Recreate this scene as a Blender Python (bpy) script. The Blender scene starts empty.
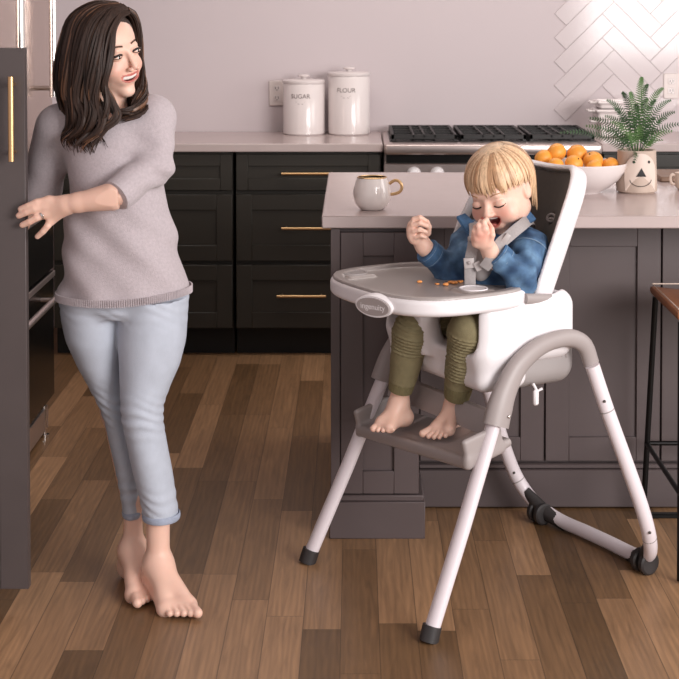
import bpy, bmesh, math, random
import numpy as np
from mathutils import Vector, Matrix
random.seed(4); RNG = np.random.RandomState(7)
PI = math.pi
scn = bpy.context.scene
COL = scn.collection

# ---------------------------------------------------------------- camera
F_PX, PX0, PIT, CAMH = 1531.0, 355.0, math.radians(2), 1.512
PY0 = 1.36 + F_PX * math.tan(PIT)
cam = bpy.data.cameras.new('camera'); cam.sensor_width = 36; cam.lens = F_PX * 36 / 679
cam.shift_x = (339.5 - PX0) / 679; cam.shift_y = -(339.5 - PY0) / 679
co = bpy.data.objects.new('camera', cam); COL.objects.link(co)
co.location = (0, 0, CAMH); co.rotation_euler = (PI / 2 - PIT, 0, 0); scn.camera = co
cam.dof.use_dof = True; cam.dof.focus_distance = 4.0; cam.dof.aperture_fstop = 13

def P(px, py, Y):
    c, s = math.cos(PIT), math.sin(PIT)
    a = (px - PX0) / F_PX; b = (PY0 - py) / F_PX
    v = Vector((a, c + b * s, -s + b * c)); return Vector((0, 0, CAMH)) + v * (Y / v.y)

# ---------------------------------------------------------------- world + light
w = bpy.data.worlds.new('world'); scn.world = w; w.use_nodes = True
bg = w.node_tree.nodes['Background']; bg.inputs[0].default_value = (1.0, 0.975, 0.975, 1); bg.inputs[1].default_value = 0.66
def area(name, loc, target, sx, sy, power, col):
    l = bpy.data.lights.new(name, 'AREA'); l.shape = 'RECTANGLE'; l.size = sx; l.size_y = sy; l.energy = power; l.color = col
    o = bpy.data.objects.new(name, l); COL.objects.link(o); o.location = loc
    o.rotation_euler = (Vector(target) - Vector(loc)).to_track_quat('-Z', 'Y').to_euler(); return o
area('window_daylight', (3.2, 0.0, 1.95), (0.2, 4.6, 0.8), 2.4, 1.9, 250, (1.0, 0.96, 0.95))
area('side_daylight', (4.2, 3.6, 1.9), (0.3, 4.4, 0.9), 2.0, 1.6, 42, (1.0, 0.95, 0.92))
area('ceiling_lamp', (0.3, 5.6, 2.6), (0.3, 5.9, 0.0), 2.4, 0.5, 24, (1.0, 0.95, 0.90))
scn.view_settings.view_transform = 'Standard'; scn.view_settings.look = 'None'
scn.view_settings.gamma = 1; scn.view_settings.use_curve_mapping = False
scn.view_settings.exposure = 0.0

# ---------------------------------------------------------------- materials
def lin(c):
    return tuple(((v / 255) / 12.92 if v / 255 <= .04045 else ((v / 255 + .055) / 1.055) ** 2.4) for v in c)
def mat(name, rgb, rough=.5, metal=0.0, var=.06, vscale=8, bump=0, bscale=200, coat=0, sss=0, attr=False, spec=.5, stretch=None, sheen=0):
    m = bpy.data.materials.new(name); m.use_nodes = True; nt = m.node_tree; N = nt.nodes; L = nt.links
    b = N['Principled BSDF']; b.inputs['Roughness'].default_value = rough; b.inputs['Metallic'].default_value = metal
    b.inputs['Specular IOR Level'].default_value = spec
    if coat: b.inputs['Coat Weight'].default_value = coat; b.inputs['Coat Roughness'].default_value = .08
    if sheen: b.inputs['Sheen Weight'].default_value = sheen
    if sss:
        b.inputs['Subsurface Weight'].default_value = sss; b.inputs['Subsurface Radius'].default_value = (.012, .005, .003); b.inputs['Subsurface Scale'].default_value = 1
    tc = N.new('ShaderNodeTexCoord'); src = tc.outputs['Object']
    if stretch:
        mp = N.new('ShaderNodeMapping'); mp.inputs['Scale'].default_value = stretch; L.new(src, mp.inputs[0]); src = mp.outputs[0]
    nz = N.new('ShaderNodeTexNoise'); nz.inputs['Scale'].default_value = vscale; nz.inputs['Detail'].default_value = 4; L.new(src, nz.inputs['Vector'])
    mx = N.new('ShaderNodeMix'); mx.data_type = 'RGBA'; mx.blend_type = 'MULTIPLY'; mx.inputs[0].default_value = 1
    rp = N.new('ShaderNodeMapRange'); rp.inputs[1].default_value = .25; rp.inputs[2].default_value = .75
    rp.inputs[3].default_value = 1 - var; rp.inputs[4].default_value = 1 + var; L.new(nz.outputs[0], rp.inputs[0])
    if attr:
        at = N.new('ShaderNodeAttribute'); at.attribute_name = 'Col'; L.new(at.outputs[0], mx.inputs[6])
    else: mx.inputs[6].default_value = (*lin(rgb), 1)
    L.new(rp.outputs[0], mx.inputs[7]); L.new(mx.outputs[2], b.inputs['Base Color'])
    if bump:
        n2 = N.new('ShaderNodeTexNoise'); n2.inputs['Scale'].default_value = bscale; n2.inputs['Detail'].default_value = 3; L.new(src, n2.inputs['Vector'])
        bp = N.new('ShaderNodeBump'); bp.inputs['Strength'].default_value = bump; bp.inputs['Distance'].default_value = .002
        L.new(n2.outputs[0], bp.inputs['Height']); L.new(bp.outputs[0], b.inputs['Normal'])
    return m
M = dict(
 wall=mat('wall paint', (199, 187, 189), .75, var=.01, vscale=2, bump=.05),
 tile=mat('glazed tile', (202, 190, 191), .11, var=.01, vscale=3),
 ceil=mat('ceiling paint', (225, 215, 212), .9, var=.01),
 stone=mat('pale quartz', (186, 170, 167), .22, var=.025, vscale=14),
 cab=mat('charcoal cabinet paint', (45, 41, 35), .42, var=.05, vscale=6, bump=.03),
 island=mat('warm grey cabinet paint', (86, 75, 75), .42, var=.05, vscale=6, bump=.03),
 toe=mat('black toe kick', (14, 13, 13), .6),
 brass=mat('brushed brass', (212, 174, 128), .3, 1, var=.05, stretch=(4, 60, 60)),
 steel=mat('brushed steel', (196, 182, 178), .3, .85, var=.05, vscale=10, stretch=(1, 1, 30)),
 steelv=mat('vertical steel', (190, 170, 160), .22, .9, var=.05, vscale=10, stretch=(30, 30, 1)),
 iron=mat('black cast iron', (24, 22, 22), .5, bump=.15, bscale=300),
 black=mat('black enamel', (14, 13, 13), .25),
 ceramic=mat('white glazed ceramic', (222, 212, 210), .18, var=.012, coat=.3),
 mug=mat('pale glazed mug', (232, 222, 218), .12, var=.012, coat=.5),
 ink=mat('grey ink', (120, 108, 106), .7),
 pot=mat('tan stoneware', (184, 164, 150), .6, var=.06, vscale=30, bump=.1),
 potface=mat('pale stoneware glaze', (212, 194, 182), .5, var=.03),
 darkink=mat('black ink', (28, 24, 24), .6),
 fern=mat('fern green', (46, 76, 40), .5, var=.35, vscale=30),
 fernl=mat('light fern green', (84, 118, 66), .5, var=.3, vscale=30),
 soil=mat('dark soil', (50, 38, 30), .9, var=.3, vscale=60, bump=.5),
 orange=mat('apricot skin', (238, 160, 62), .45, var=.12, vscale=14, bump=.12, bscale=180),
 stem=mat('stem brown', (70, 52, 34), .7),
 plastic=mat('white moulded plastic', (230, 225, 227), .35, var=.01),
 tube=mat('white powder coated tube', (224, 214, 218), .3, var=.01),
 grey=mat('warm grey plastic', (156, 146, 144), .45, var=.02, bump=.04, bscale=500),
 traygrey=mat('grey tray insert', (156, 147, 144), .32, var=.02),
 lgrey=mat('light grey plastic', (158, 151, 150), .4, var=.02),
 pad=mat('charcoal seat fabric', (78, 72, 68), .8, var=.08, vscale=60, bump=.3, bscale=700),
 rubber=mat('dark caster rubber', (48, 44, 44), .5),
 strap=mat('grey webbing', (158, 151, 150), .8, var=.08, vscale=200, bump=.4, bscale=500),
 buckle=mat('grey buckle plastic', (176, 168, 166), .35),
 chrome=mat('chrome', (220, 215, 212), .12, 1),
 leather=mat('brown leather', (128, 78, 48), .45, var=.2, vscale=20, bump=.3, bscale=120),
 blackmetal=mat('black metal', (24, 22, 22), .4, .6),
 sweater=mat('grey knit', (182, 171, 175), .9, var=.10, vscale=160, bump=.8, bscale=420, sheen=.2),
 jeans=mat('light blue denim', (184, 190, 202), .85, var=.07, vscale=24, bump=.4, bscale=700),
 hem=mat('denim hem', (158, 166, 184), .85, var=.12, vscale=90, bump=.5, bscale=500),
 denim=mat('blue denim', (62, 96, 132), .85, var=.30, vscale=60, bump=.5, bscale=600), denimw=mat('washed denim with painted shade', (62, 96, 132), .85, var=.30, vscale=60, bump=.6, bscale=500, attr=True),
 seam=mat('pale denim stitching', (120, 142, 165), .85, var=.25, vscale=200),
 olive=mat('olive cotton', (124, 114, 84), .85, var=.10, vscale=60, bump=.4, bscale=500),
 olived=mat('ribbed olive cuff', (112, 103, 72), .9, var=.15, vscale=120, bump=.4, bscale=500),
 shirt=mat('pale shirt', (190, 182, 180), .85),
 skin=mat('skin', (220, 170, 148), .45, attr=True, var=.03, vscale=30, sss=.12, bump=.05, bscale=600),
 whair=mat('dark brown hair', (50, 34, 27), .5, var=.45, vscale=16, stretch=(9, 9, 1), bump=.5, bscale=60, spec=.3),
 whair2=mat('chestnut hair', (104, 70, 48), .36, var=.35, vscale=16, stretch=(9, 9, 1), bump=.5, bscale=60),
 chair_=mat('blond hair', (220, 186, 150), .42, var=.28, vscale=22, stretch=(8, 8, 1.2), bump=.4, bscale=60),
 chair2_=mat('darker blond hair', (178, 138, 104), .42, var=.28, vscale=22, stretch=(8, 8, 1.2), bump=.4, bscale=60),
 eye=mat('eye white', (226, 218, 214), .15), iris=mat('brown iris', (46, 32, 24), .12), lash=mat('dark lashes', (36, 24, 20), .7),
 brow=mat('brown brow', (82, 58, 44), .8), browl=mat('blond brow', (172, 130, 98), .8),
 teeth=mat('teeth', (246, 240, 234), .2), mouth=mat('mouth interior', (120, 44, 40), .4), lip=mat('lips', (196, 112, 104), .4),
 cheddar=mat('orange snack', (226, 150, 84), .7, var=.25, vscale=90, bump=.3), wood=mat('brown wood', (120, 92, 74), .5, var=.2, vscale=12, stretch=(1, 12, 12)),
 cream=mat('switch plate', (216, 204, 200), .35), slot=mat('outlet slot', (80, 72, 70), .5), tan=mat('tan ceramic', (206, 186, 172), .35),
)
def floor_mat():
    m = bpy.data.materials.new('oak planks'); m.use_nodes = True; nt = m.node_tree; N = nt.nodes; L = nt.links; b = N['Principled BSDF']
    tc = N.new('ShaderNodeTexCoord'); sp = N.new('ShaderNodeSeparateXYZ'); L.new(tc.outputs['Object'], sp.inputs[0])
    def mth(op, a, bb=None, c=None):
        n = N.new('ShaderNodeMath'); n.operation = op
        for i, v in enumerate((a, bb, c)):
            if v is None: continue
            if isinstance(v, (int, float)): n.inputs[i].default_value = v
            else: L.new(v, n.inputs[i])
        return n.outputs[0]
    PW, PL = .092, .78
    xs = mth('DIVIDE', sp.outputs[0], PW); ix = mth('FLOOR', xs); fx = mth('FRACT', xs)
    wn = N.new('ShaderNodeTexWhiteNoise'); wn.noise_dimensions = '1D'; L.new(ix, wn.inputs['W'])
    ys = mth('ADD', mth('DIVIDE', sp.outputs[1], PL), mth('MULTIPLY', wn.outputs['Value'], 7.3)); iy = mth('FLOOR', ys); fy = mth('FRACT', ys)
    cb = N.new('ShaderNodeCombineXYZ'); L.new(ix, cb.inputs[0]); L.new(iy, cb.inputs[1])
    w2 = N.new('ShaderNodeTexWhiteNoise'); w2.noise_dimensions = '3D'; L.new(cb.outputs[0], w2.inputs['Vector'])
    cr = N.new('ShaderNodeValToRGB'); e = cr.color_ramp.elements
    e[0].color = (*lin((98, 72, 46)), 1); e[1].color = (*lin((166, 128, 94)), 1)
    k = e.new(.45); k.color = (*lin((124, 93, 64)), 1)
    L.new(w2.outputs['Value'], cr.inputs[0])
    # grain
    cg = N.new('ShaderNodeCombineXYZ'); L.new(mth('MULTIPLY', sp.outputs[0], 22), cg.inputs[0])
    L.new(mth('ADD', mth('MULTIPLY', sp.outputs[1], 1.6), mth('MULTIPLY', w2.outputs['Value'], 40)), cg.inputs[1]); L.new(mth('MULTIPLY', w2.outputs['Value'], 17), cg.inputs[2])
    g = N.new('ShaderNodeTexNoise'); g.inputs['Scale'].default_value = 2.2; g.inputs['Detail'].default_value = 7; g.inputs['Distortion'].default_value = 1.6; L.new(cg.outputs[0], g.inputs['Vector'])
    gr = N.new('ShaderNodeMapRange'); gr.inputs[1].default_value = .3; gr.inputs[2].default_value = .7; gr.inputs[3].default_value = .78; gr.inputs[4].default_value = 1.14; L.new(g.outputs[0], gr.inputs[0])
    wv = N.new('ShaderNodeTexWave'); wv.inputs['Scale'].default_value = .9; wv.inputs['Distortion'].default_value = 9; wv.inputs['Detail'].default_value = 2; L.new(cg.outputs[0], wv.inputs['Vector'])
    wr = N.new('ShaderNodeMapRange'); wr.inputs[3].default_value = .9; wr.inputs[4].default_value = 1.06; L.new(wv.outputs['Fac'], wr.inputs[0])
    # joints
    ex = mth('MINIMUM', fx, mth('SUBTRACT', 1, fx)); ey = mth('MINIMUM', fy, mth('SUBTRACT', 1, fy))
    jx = mth('GREATER_THAN', ex, .012); jy = mth('GREATER_THAN', ey, .0016)
    jn = mth('ADD', mth('MULTIPLY', mth('MULTIPLY', jx, jy), .5), .5)
    f = mth('MULTIPLY', mth('MULTIPLY', gr.outputs[0], wr.outputs[0]), jn)
    mx = N.new('ShaderNodeMix'); mx.data_type = 'RGBA'; mx.blend_type = 'MULTIPLY'; mx.inputs[0].default_value = 1
    L.new(cr.outputs[0], mx.inputs[6]); L.new(f, mx.inputs[7]); L.new(mx.outputs[2], b.inputs['Base Color'])
    b.inputs['Roughness'].default_value = .42
    bp = N.new('ShaderNodeBump'); bp.inputs['Strength'].default_value = .15; bp.inputs['Distance'].default_value = .002; L.new(f, bp.inputs['Height']); L.new(bp.outputs[0], b.inputs['Normal'])
    return m
M['floor'] = floor_mat()

# ---------------------------------------------------------------- mesh helpers
class G:
    def __init__(s): s.v = []; s.f = []
    def add(s, v, f):
        n = len(s.v); s.v += [tuple(p) for p in v]; s.f += [tuple(i + n for i in q) for q in f]; return s
    def bm(s, b, T=None):
        if T is not None: bmesh.ops.transform(b, matrix=T, verts=b.verts)
        b.verts.ensure_lookup_table(); b.verts.index_update()
        s.add([p.co.copy() for p in b.verts], [[x.index for x in f.verts] for f in b.faces]); b.free(); return s
    def box(s, x0, x1, y0, y1, z0, z1, bev=.002, T=None, seg=1):
        b = bmesh.new(); bmesh.ops.create_cube(b, size=1)
        for p in b.verts: p.co = Vector(((x0 + x1) / 2 + p.co.x * (x1 - x0), (y0 + y1) / 2 + p.co.y * (y1 - y0), (z0 + z1) / 2 + p.co.z * (z1 - z0)))
        if bev: bmesh.ops.bevel(b, geom=b.edges[:], offset=bev, segments=seg, affect='EDGES', profile=.5)
        return s.bm(b, T)
    def tube(s, pts, rad, n=10, flat=None, cap=True, up=None):
        """sweep; flat=(a,b) scales of the two section axes"""
        pts = [Vector(p) for p in pts]; m = len(pts)
        if isinstance(rad, (int, float)): rad = [rad] * m
        fa, fb = flat or (1, 1); prev = None; rings = []
        for i in range(m):
            t = (pts[min(i + 1, m - 1)] - pts[max(i - 1, 0)]).normalized()
            if prev is None:
                a = Vector(up) if up is not None else (Vector((0, 0, 1)) if abs(t.z) < .9 else Vector((1, 0, 0)))
            else: a = prev
            a = (a - t * a.dot(t)).normalized(); prev = a; b = t.cross(a)
            rings.append([pts[i] + (a * math.cos(2 * PI * k / n) * fa + b * math.sin(2 * PI * k / n) * fb) * rad[i] for k in range(n)])
        v = [p for r in rings for p in r]; f = []
        for i in range(m - 1):
            for k in range(n):
                f.append((i * n + k, i * n + (k + 1) % n, (i + 1) * n + (k + 1) % n, (i + 1) * n + k))
        if cap: f.append(tuple(reversed(range(n)))); f.append(tuple((m - 1) * n + k for k in range(n)))
        return s.add(v, f)
    def lathe(s, prof, c=(0, 0, 0), n=40, T=None):
        v = []; f = []; m = len(prof)
        for r, z in prof:
            for k in range(n): v.append(Vector((r * math.cos(2 * PI * k / n), r * math.sin(2 * PI * k / n), z)))
        for i in range(m - 1):
            for k in range(n): f.append((i * n + k, i * n + (k + 1) % n, (i + 1) * n + (k + 1) % n, (i + 1) * n + k))
        if prof[0][0] > 1e-6: f.append(tuple(reversed(range(n))))
        if prof[-1][0] > 1e-6: f.append(tuple((m - 1) * n + k for k in range(n)))
        if T is None: v = [p + Vector(c) for p in v]
        else: v = [T @ p for p in v]
        return s.add(v, f)
    def ball(s, c, r, T=None, seg=16):
        b = bmesh.new(); bmesh.ops.create_uvsphere(b, u_segments=seg, v_segments=max(8, seg // 2), radius=1)
        r = (r, r, r) if isinstance(r, (int, float)) else r
        return s.bm(b, Matrix.Translation(Vector(c)) @ (T or Matrix()).to_4x4() @ Matrix.Diagonal((*r, 1)))
    def prism(s, outline, axis, a, b_, bev=.003, T=None, seg=2):
        """outline list of 2D points, extruded along axis from a to b_"""
        b = bmesh.new(); n = len(outline)
        def mk(p, h): return {'x': (h, p[0], p[1]), 'y': (p[0], h, p[1]), 'z': (p[0], p[1], h)}[axis]
        v0 = [b.verts.new(mk(p, a)) for p in outline]; v1 = [b.verts.new(mk(p, b_)) for p in outline]
        b.faces.new(v0); b.faces.new(list(reversed(v1)))
        for i in range(n): b.faces.new((v0[i], v1[i], v1[(i + 1) % n], v0[(i + 1) % n]))
        bmesh.ops.recalc_face_normals(b, faces=b.faces)
        if bev:
            eds = [e for e in b.edges if all(len(f.verts) > 4 or n == 4 for f in e.link_faces) or any(len(f.verts) == n for f in e.link_faces)]
            bmesh.ops.bevel(b, geom=eds, offset=bev, segments=seg, affect='EDGES', profile=.5)
        return s.bm(b, T)

def rootinv(o):
    while o.parent: o = o.parent
    return (Matrix.Translation(o.location) @ Matrix.Rotation(o.rotation_euler[2], 4, 'Z')).inverted()
def obj(name, g, m, parent=None, world=False, smooth=True, origin=None, colors=None):
    """world=True: vertices are world coordinates and are moved into the parent's space"""
    vs = np.array(g.v, dtype=np.float64).reshape(-1, 3)
    off = Vector((0, 0, 0))
    if parent is not None and world:
        Mi = np.array(rootinv(parent)); vs = vs @ Mi[:3, :3].T + Mi[:3, 3]
    if parent is None:
        if origin is None:
            lo, hi = vs.min(0), vs.max(0); origin = ((lo[0] + hi[0]) / 2, (lo[1] + hi[1]) / 2, lo[2])
        off = Vector(origin)
    vs = vs - np.array(off)
    me = bpy.data.meshes.new(name); me.from_pydata(vs.tolist(), [], g.f); me.validate(); me.update()
    me.materials.append(m)
    b = bmesh.new(); b.from_mesh(me); bmesh.ops.recalc_face_normals(b, faces=b.faces); b.to_mesh(me); b.free()
    if smooth:
        me.polygons.foreach_set('use_smooth', [True] * len(me.polygons))
        try: me.set_sharp_from_angle(angle=math.radians(38))
        except Exception: pass
    if colors is not None:
        a = me.color_attributes.new('Col', 'FLOAT_COLOR', 'POINT')
        c = np.ones((len(me.vertices), 4), dtype=np.float32); c[:, :3] = colors[:len(me.vertices)]
        a.data.foreach_set('color', c.ravel())
    o = bpy.data.objects.new(name, me); COL.objects.link(o)
    if parent is None: o.location = off
    else: o.parent = parent
    return o
def tag(o, label=None, cat=None, group=None, kind=None):
    if label: o['label'] = label
    if cat: o['category'] = cat
    if group: o['group'] = group
    if kind: o['kind'] = kind
    return o
def thing(name, label, cat, loc=(0, 0, 0), rotz=0, group=None):
    o = bpy.data.objects.new(name, None); COL.objects.link(o); o.location = loc; o.rotation_euler = (0, 0, rotz)
    o.empty_display_size = .1
    return tag(o, label, cat, group)
def struct(name, g, m, **k): return tag(obj(name, g, m, **k), kind='structure')
def text_g(txt, size, T, depth=.0006):
    cu = bpy.data.curves.new('t', 'FONT'); cu.body = txt; cu.size = size; cu.extrude = depth; cu.align_x = 'CENTER'; cu.align_y = 'CENTER'
    t = bpy.data.objects.new('t', cu); COL.objects.link(t); dg = bpy.context.evaluated_depsgraph_get(); me = bpy.data.meshes.new_from_object(t.evaluated_get(dg))
    g = G(); g.add([T @ v.co for v in me.vertices], [tuple(p.vertices) for p in me.polygons])
    bpy.data.objects.remove(t); bpy.data.curves.remove(cu); bpy.data.meshes.remove(me); return g

def spline(pts, n=40):
    """Catmull-Rom through pts (any dimension)"""
    p = np.array([tuple(q) for q in pts], float); p = np.vstack([2 * p[0] - p[1], p, 2 * p[-1] - p[-2]]); m = len(p) - 3
    out = []
    for t in np.linspace(0, m - 1e-9, n):
        i = int(t); u = t - i; a, b, c, d = p[i:i + 4]
        out.append(.5 * ((2 * b) + (-a + c) * u + (2 * a - 5 * b + 4 * c - d) * u * u + (-a + 3 * b - 3 * c + d) * u ** 3))
    return np.array(out)

# ---------------------------------------------------------------- implicit surfaces
def smin(a, b, k):
    if k <= 0: return np.minimum(a, b)
    h = np.clip(.5 + .5 * (b - a) / k, 0, 1); return b * (1 - h) + a * h - k * h * (1 - h)
def smax(a, b, k): return -smin(-a, -b, k)
def rc(a, b, ra, rb=None):
    a = np.array(tuple(a), float); b = np.array(tuple(b), float); rb = ra if rb is None else rb; ba = b - a; L2 = max(ba @ ba, 1e-12)
    def f(p):
        h = np.clip(((p - a) @ ba) / L2, 0, 1); return np.linalg.norm(p - a - h[:, None] * ba, axis=1) - (ra + (rb - ra) * h)
    return f
def ell(c, r, R=None):
    c = np.array(tuple(c), float); r = np.array(r, float); mr = r.min()
    def f(p):
        q = p - c
        if R is not None: q = q @ R
        k0 = np.linalg.norm(q / r, axis=1); k1 = np.linalg.norm(q / r ** 2, axis=1) + 1e-9; return k0 * (k0 - 1) / k1
    return f
def rbx(c, h, r, R=None):
    c = np.array(tuple(c), float); h = np.array(h, float) - r
    def f(p):
        q = p - c
        if R is not None: q = q @ R
        q = np.abs(q) - h; return np.linalg.norm(np.maximum(q, 0), axis=1) + np.minimum(q.max(1), 0) - r
    return f
def plane(pt, n):
    pt = np.array(tuple(pt), float); n = np.array(tuple(n), float); n /= np.linalg.norm(n)
    return lambda p: (p - pt) @ n
def column(keys, sm=9):
    """keys (z,cx,cy,rx,ry): elliptical column, smoothed"""
    k = np.array(sorted(keys)); zz = np.linspace(k[0, 0], k[-1, 0], 240); T = []
    ker = np.hanning(2 * sm + 3)[1:-1]; ker /= ker.sum()
    for j in range(1, 5):
        v = np.interp(zz, k[:, 0], k[:, j]); v = np.convolve(np.pad(v, sm, mode='edge'), ker, 'valid'); T.append(v)
    z0, z1 = k[0, 0], k[-1, 0]
    def f(p):
        cx, cy, rx, ry = (np.interp(p[:, 2], zz, t) for t in T)
        k0 = np.sqrt(((p[:, 0] - cx) / rx) ** 2 + ((p[:, 1] - cy) / ry) ** 2)
        d = (k0 - 1) * np.minimum(rx, ry)
        return np.maximum(d, np.maximum(z0 - p[:, 2], p[:, 2] - z1))
    return f
def col_px(keys, sm=9):
    out = []
    for py, xl, xr, Y, ry in keys:
        a, b = P(xl, py, Y), P(xr, py, Y); out.append(((a.z + b.z) / 2, (a.x + b.x) / 2, Y, abs(b.x - a.x) / 2, ry))
    return column(out, sm)
class SDF:
    def __init__(s): s.ops = []
    def u(s, f, k=0): s.ops.append(('u', f, k)); return s
    def s_(s, f, k=0): s.ops.append(('s', f, k)); return s
    def i(s, f, k=0): s.ops.append(('i', f, k)); return s
    def warp(s, fn): s.ops.append(('w', fn, 0)); return s
    def __call__(s, p):
        d = np.full(len(p), 9.0)
        for o, f, k in s.ops:
            if o == 'u': d = smin(d, f(p), k)
            elif o == 's': d = smax(d, -f(p), k)
            elif o == 'i': d = smax(d, f(p), k)
            else: d = d + f(p)
        return d
def chain(S, pts, rad, k=.01, first=None):
    for i in range(len(pts) - 1): S.u(rc(pts[i], pts[i + 1], rad[i], rad[i + 1]), (first if (i == 0 and first is not None) else k))
def nets(S, lo, hi, h):
    """naive surface nets on a grid"""
    lo = np.array(lo, float); hi = np.array(hi, float); n = np.ceil((hi - lo) / h).astype(int) + 1
    ax = [lo[i] + np.arange(n[i]) * h for i in range(3)]
    V = np.empty(n, np.float32)
    for i in range(n[0]):
        Y, Z = np.meshgrid(ax[1], ax[2], indexing='ij'); p = np.stack([np.full(Y.size, ax[0][i]), Y.ravel(), Z.ravel()], 1); V[i] = S(p).reshape(n[1], n[2])
    V[0] = V[-1] = .01; V[:, 0] = V[:, -1] = .01; V[:, :, 0] = V[:, :, -1] = .01
    s = V < 0; c = n - 1
    cnt = np.zeros(c, np.int8)
    for a in (0, 1):
        for b in (0, 1):
            for d in (0, 1): cnt += s[a:a + c[0], b:b + c[1], d:d + c[2]]
    act = (cnt > 0) & (cnt < 8); idx = -np.ones(c, np.int64); I = np.argwhere(act); idx[act] = np.arange(len(I))
    acc = np.zeros((len(I), 3)); m = np.zeros(len(I)); cor = [(a, b, d) for a in (0, 1) for b in (0, 1) for d in (0, 1)]
    for a in cor:
        for axn in range(3):
            if a[axn]: continue
            b = list(a); b[axn] = 1
            va = V[tuple((I + a).T)]; vb = V[tuple((I + b).T)]; x = (va < 0) != (vb < 0)
            t = np.where(x, va / np.where(va == vb, 1, va - vb), 0); q = np.tile(np.array(a, float), (len(I), 1)); q[:, axn] += t
            acc[x] += q[x]; m[x] += 1
    vert = lo + (I + acc / m[:, None]) * h; faces = []
    for axn in range(3):
        o1, o2 = [(1, 2), (2, 0), (0, 1)][axn]
        a = [slice(None)] * 3; b = [slice(None)] * 3; a[axn] = slice(0, -1); b[axn] = slice(1, None)
        ch = s[tuple(a)] != s[tuple(b)]; E = np.argwhere(ch)
        ok = (E[:, o1] > 0) & (E[:, o2] > 0) & (E[:, o1] < c[o1]) & (E[:, o2] < c[o2]) & (E[:, axn] < c[axn]); E = E[ok]
        if not len(E): continue
        q = []
        for d1, d2 in ((0, 0), (-1, 0), (-1, -1), (0, -1)):
            e = E.copy(); e[:, o1] += d1; e[:, o2] += d2; q.append(idx[tuple(e.T)])
        q = np.stack(q, 1); fl = s[tuple(E.T)]; q[~fl] = q[~fl][:, ::-1]; faces.append(q)
    g = G(); g.v = [tuple(v) for v in vert]; g.f = [tuple(int(i) for i in q) for q in np.concatenate(faces)] if faces else []
    return g
def merge(*gs):
    o = G()
    for g in gs: o.add(g.v, g.f)
    return o
def wob(p, f, s=0):
    return (np.sin(p[:, 0] * f + 1.7 * np.sin(p[:, 2] * f * .7 + s)) + np.sin(p[:, 1] * f * 1.1 + 2 + s + p[:, 2] * f * .3) + np.sin(p[:, 2] * f * .9 + 1.3 * np.sin(p[:, 0] * f * .6 + s))) / 3

# ================================================================ SETTING
WY = 7.05
struct('floor', G().box(-2.3, 2.6, .5, WY + .1, -.05, 0, 0), M['floor'], smooth=False)
struct('wall_back', G().box(-2.3, 2.6, WY, WY + .1, 0, 2.8, 0), M['wall'], smooth=False)
struct('wall_left', G().box(-2.4, -2.3, .5, WY + .1, 0, 2.8, 0), M['wall'], smooth=False)
struct('ceiling', G().box(-2.3, 2.6, 1.5, WY + .1, 2.8, 2.9, 0), M['ceil'], smooth=False)
# herringbone backsplash
g = G(); n = 4; tw = .078; T45 = Matrix.Translation((1.413, WY, 1.29)) @ Matrix.Rotation(-PI / 4, 4, 'Y')
for a in range(-26, 26):
    for b in range(-26, 26):
        r = (a - b) % (2 * n)
        if r == 0: q = (a, a + n, b, b + 1)
        elif r == 2 * n - 1: q = (a, a + 1, b, b + n)
        else: continue
        c = T45 @ Vector(((q[0] + q[1]) / 2 * tw, 0, (q[2] + q[3]) / 2 * tw))
        if c.x < .84 or c.x > 2.4 or c.z < 1.0 or c.z > 2.6: continue
        g.box(q[0] * tw + .0006, q[1] * tw - .0006, -.004, .001, q[2] * tw + .0006, q[3] * tw - .0006, .0008, T=T45)
struct('trim_1', g, M['tile'])

# ================================================================ BACK RUN
def shaker(g, x0, x1, z0, z1, y, fr=.055, th=.02, rec=.008, T=None):
    """door/drawer front facing -Y, front plane at y"""
    g.box(x0, x1, y + rec, y + th, z0, z1, .001, T=T)
    for (a, b, c, d) in ((x0, x0 + fr, z0, z1), (x1 - fr, x1, z0, z1), (x0 + fr, x1 - fr, z1 - fr, z1), (x0 + fr, x1 - fr, z0, z0 + fr)):
        g.box(a, b, y, y + rec + .002, c, d, .0015, T=T)
    return g
def bar_handle(x0, x1, z, y, r=.006):
    g = G(); g.tube([(x0, y - .03, z), (x1, y - .03, z)], r, 12)
    for x in (x0 + .02, x1 - .02): g.tube([(x, y - .03, z), (x, y + .003, z)], r * .8, 8)
    return g
BY = 6.46
zr = [(.712, .865), (.412, .694), (.125, .394)]
for (x0, x1, lab, hs) in ((-1.28, -.518, 'charcoal three-drawer base cabinet behind the standing person, left of the narrow gap', [(-1.02, -.78)] * 3),
                          (-.506, .108, 'charcoal three-drawer base cabinet with brass bar handles, under the white canisters, left of the stove', [(-.31, -.078), (-.31, -.078), (-.33, -.123)])):
    t = thing('base_cabinet', lab, 'cabinet', ((x0 + x1) / 2, 6.75, 0))
    g = G(); g.box(x0, x1, BY + .022, WY - .005, .12, .875, .001); obj('carcass', g, M['cab'], t, world=True)
    g = G(); g.box(x0, x1, BY + .08, BY + .10, 0, .12, 0); obj('toe_kick', g, M['toe'], t, world=True)
    for (z0, z1), (h0, h1) in zip(zr, hs):
        d = obj('drawer', shaker(G(), x0 + .003, x1 - .003, z0, z1, BY, fr=.05 if z0 > .6 else .066), M['cab'], t, world=True)
        obj('handle', bar_handle(h0, h1, (P(310, 173, BY).z, P(310, 227.5, BY).z, P(310, 295, BY).z)[zr.index((z0, z1))], BY), M['brass'], d, world=True)
tag(obj('worktop', G().box(-1.6, .117, 6.44, WY - .002, .877, .912, .003), M['stone']), 'pale quartz worktop along the back wall, holding the two white canisters', 'worktop')
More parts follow.
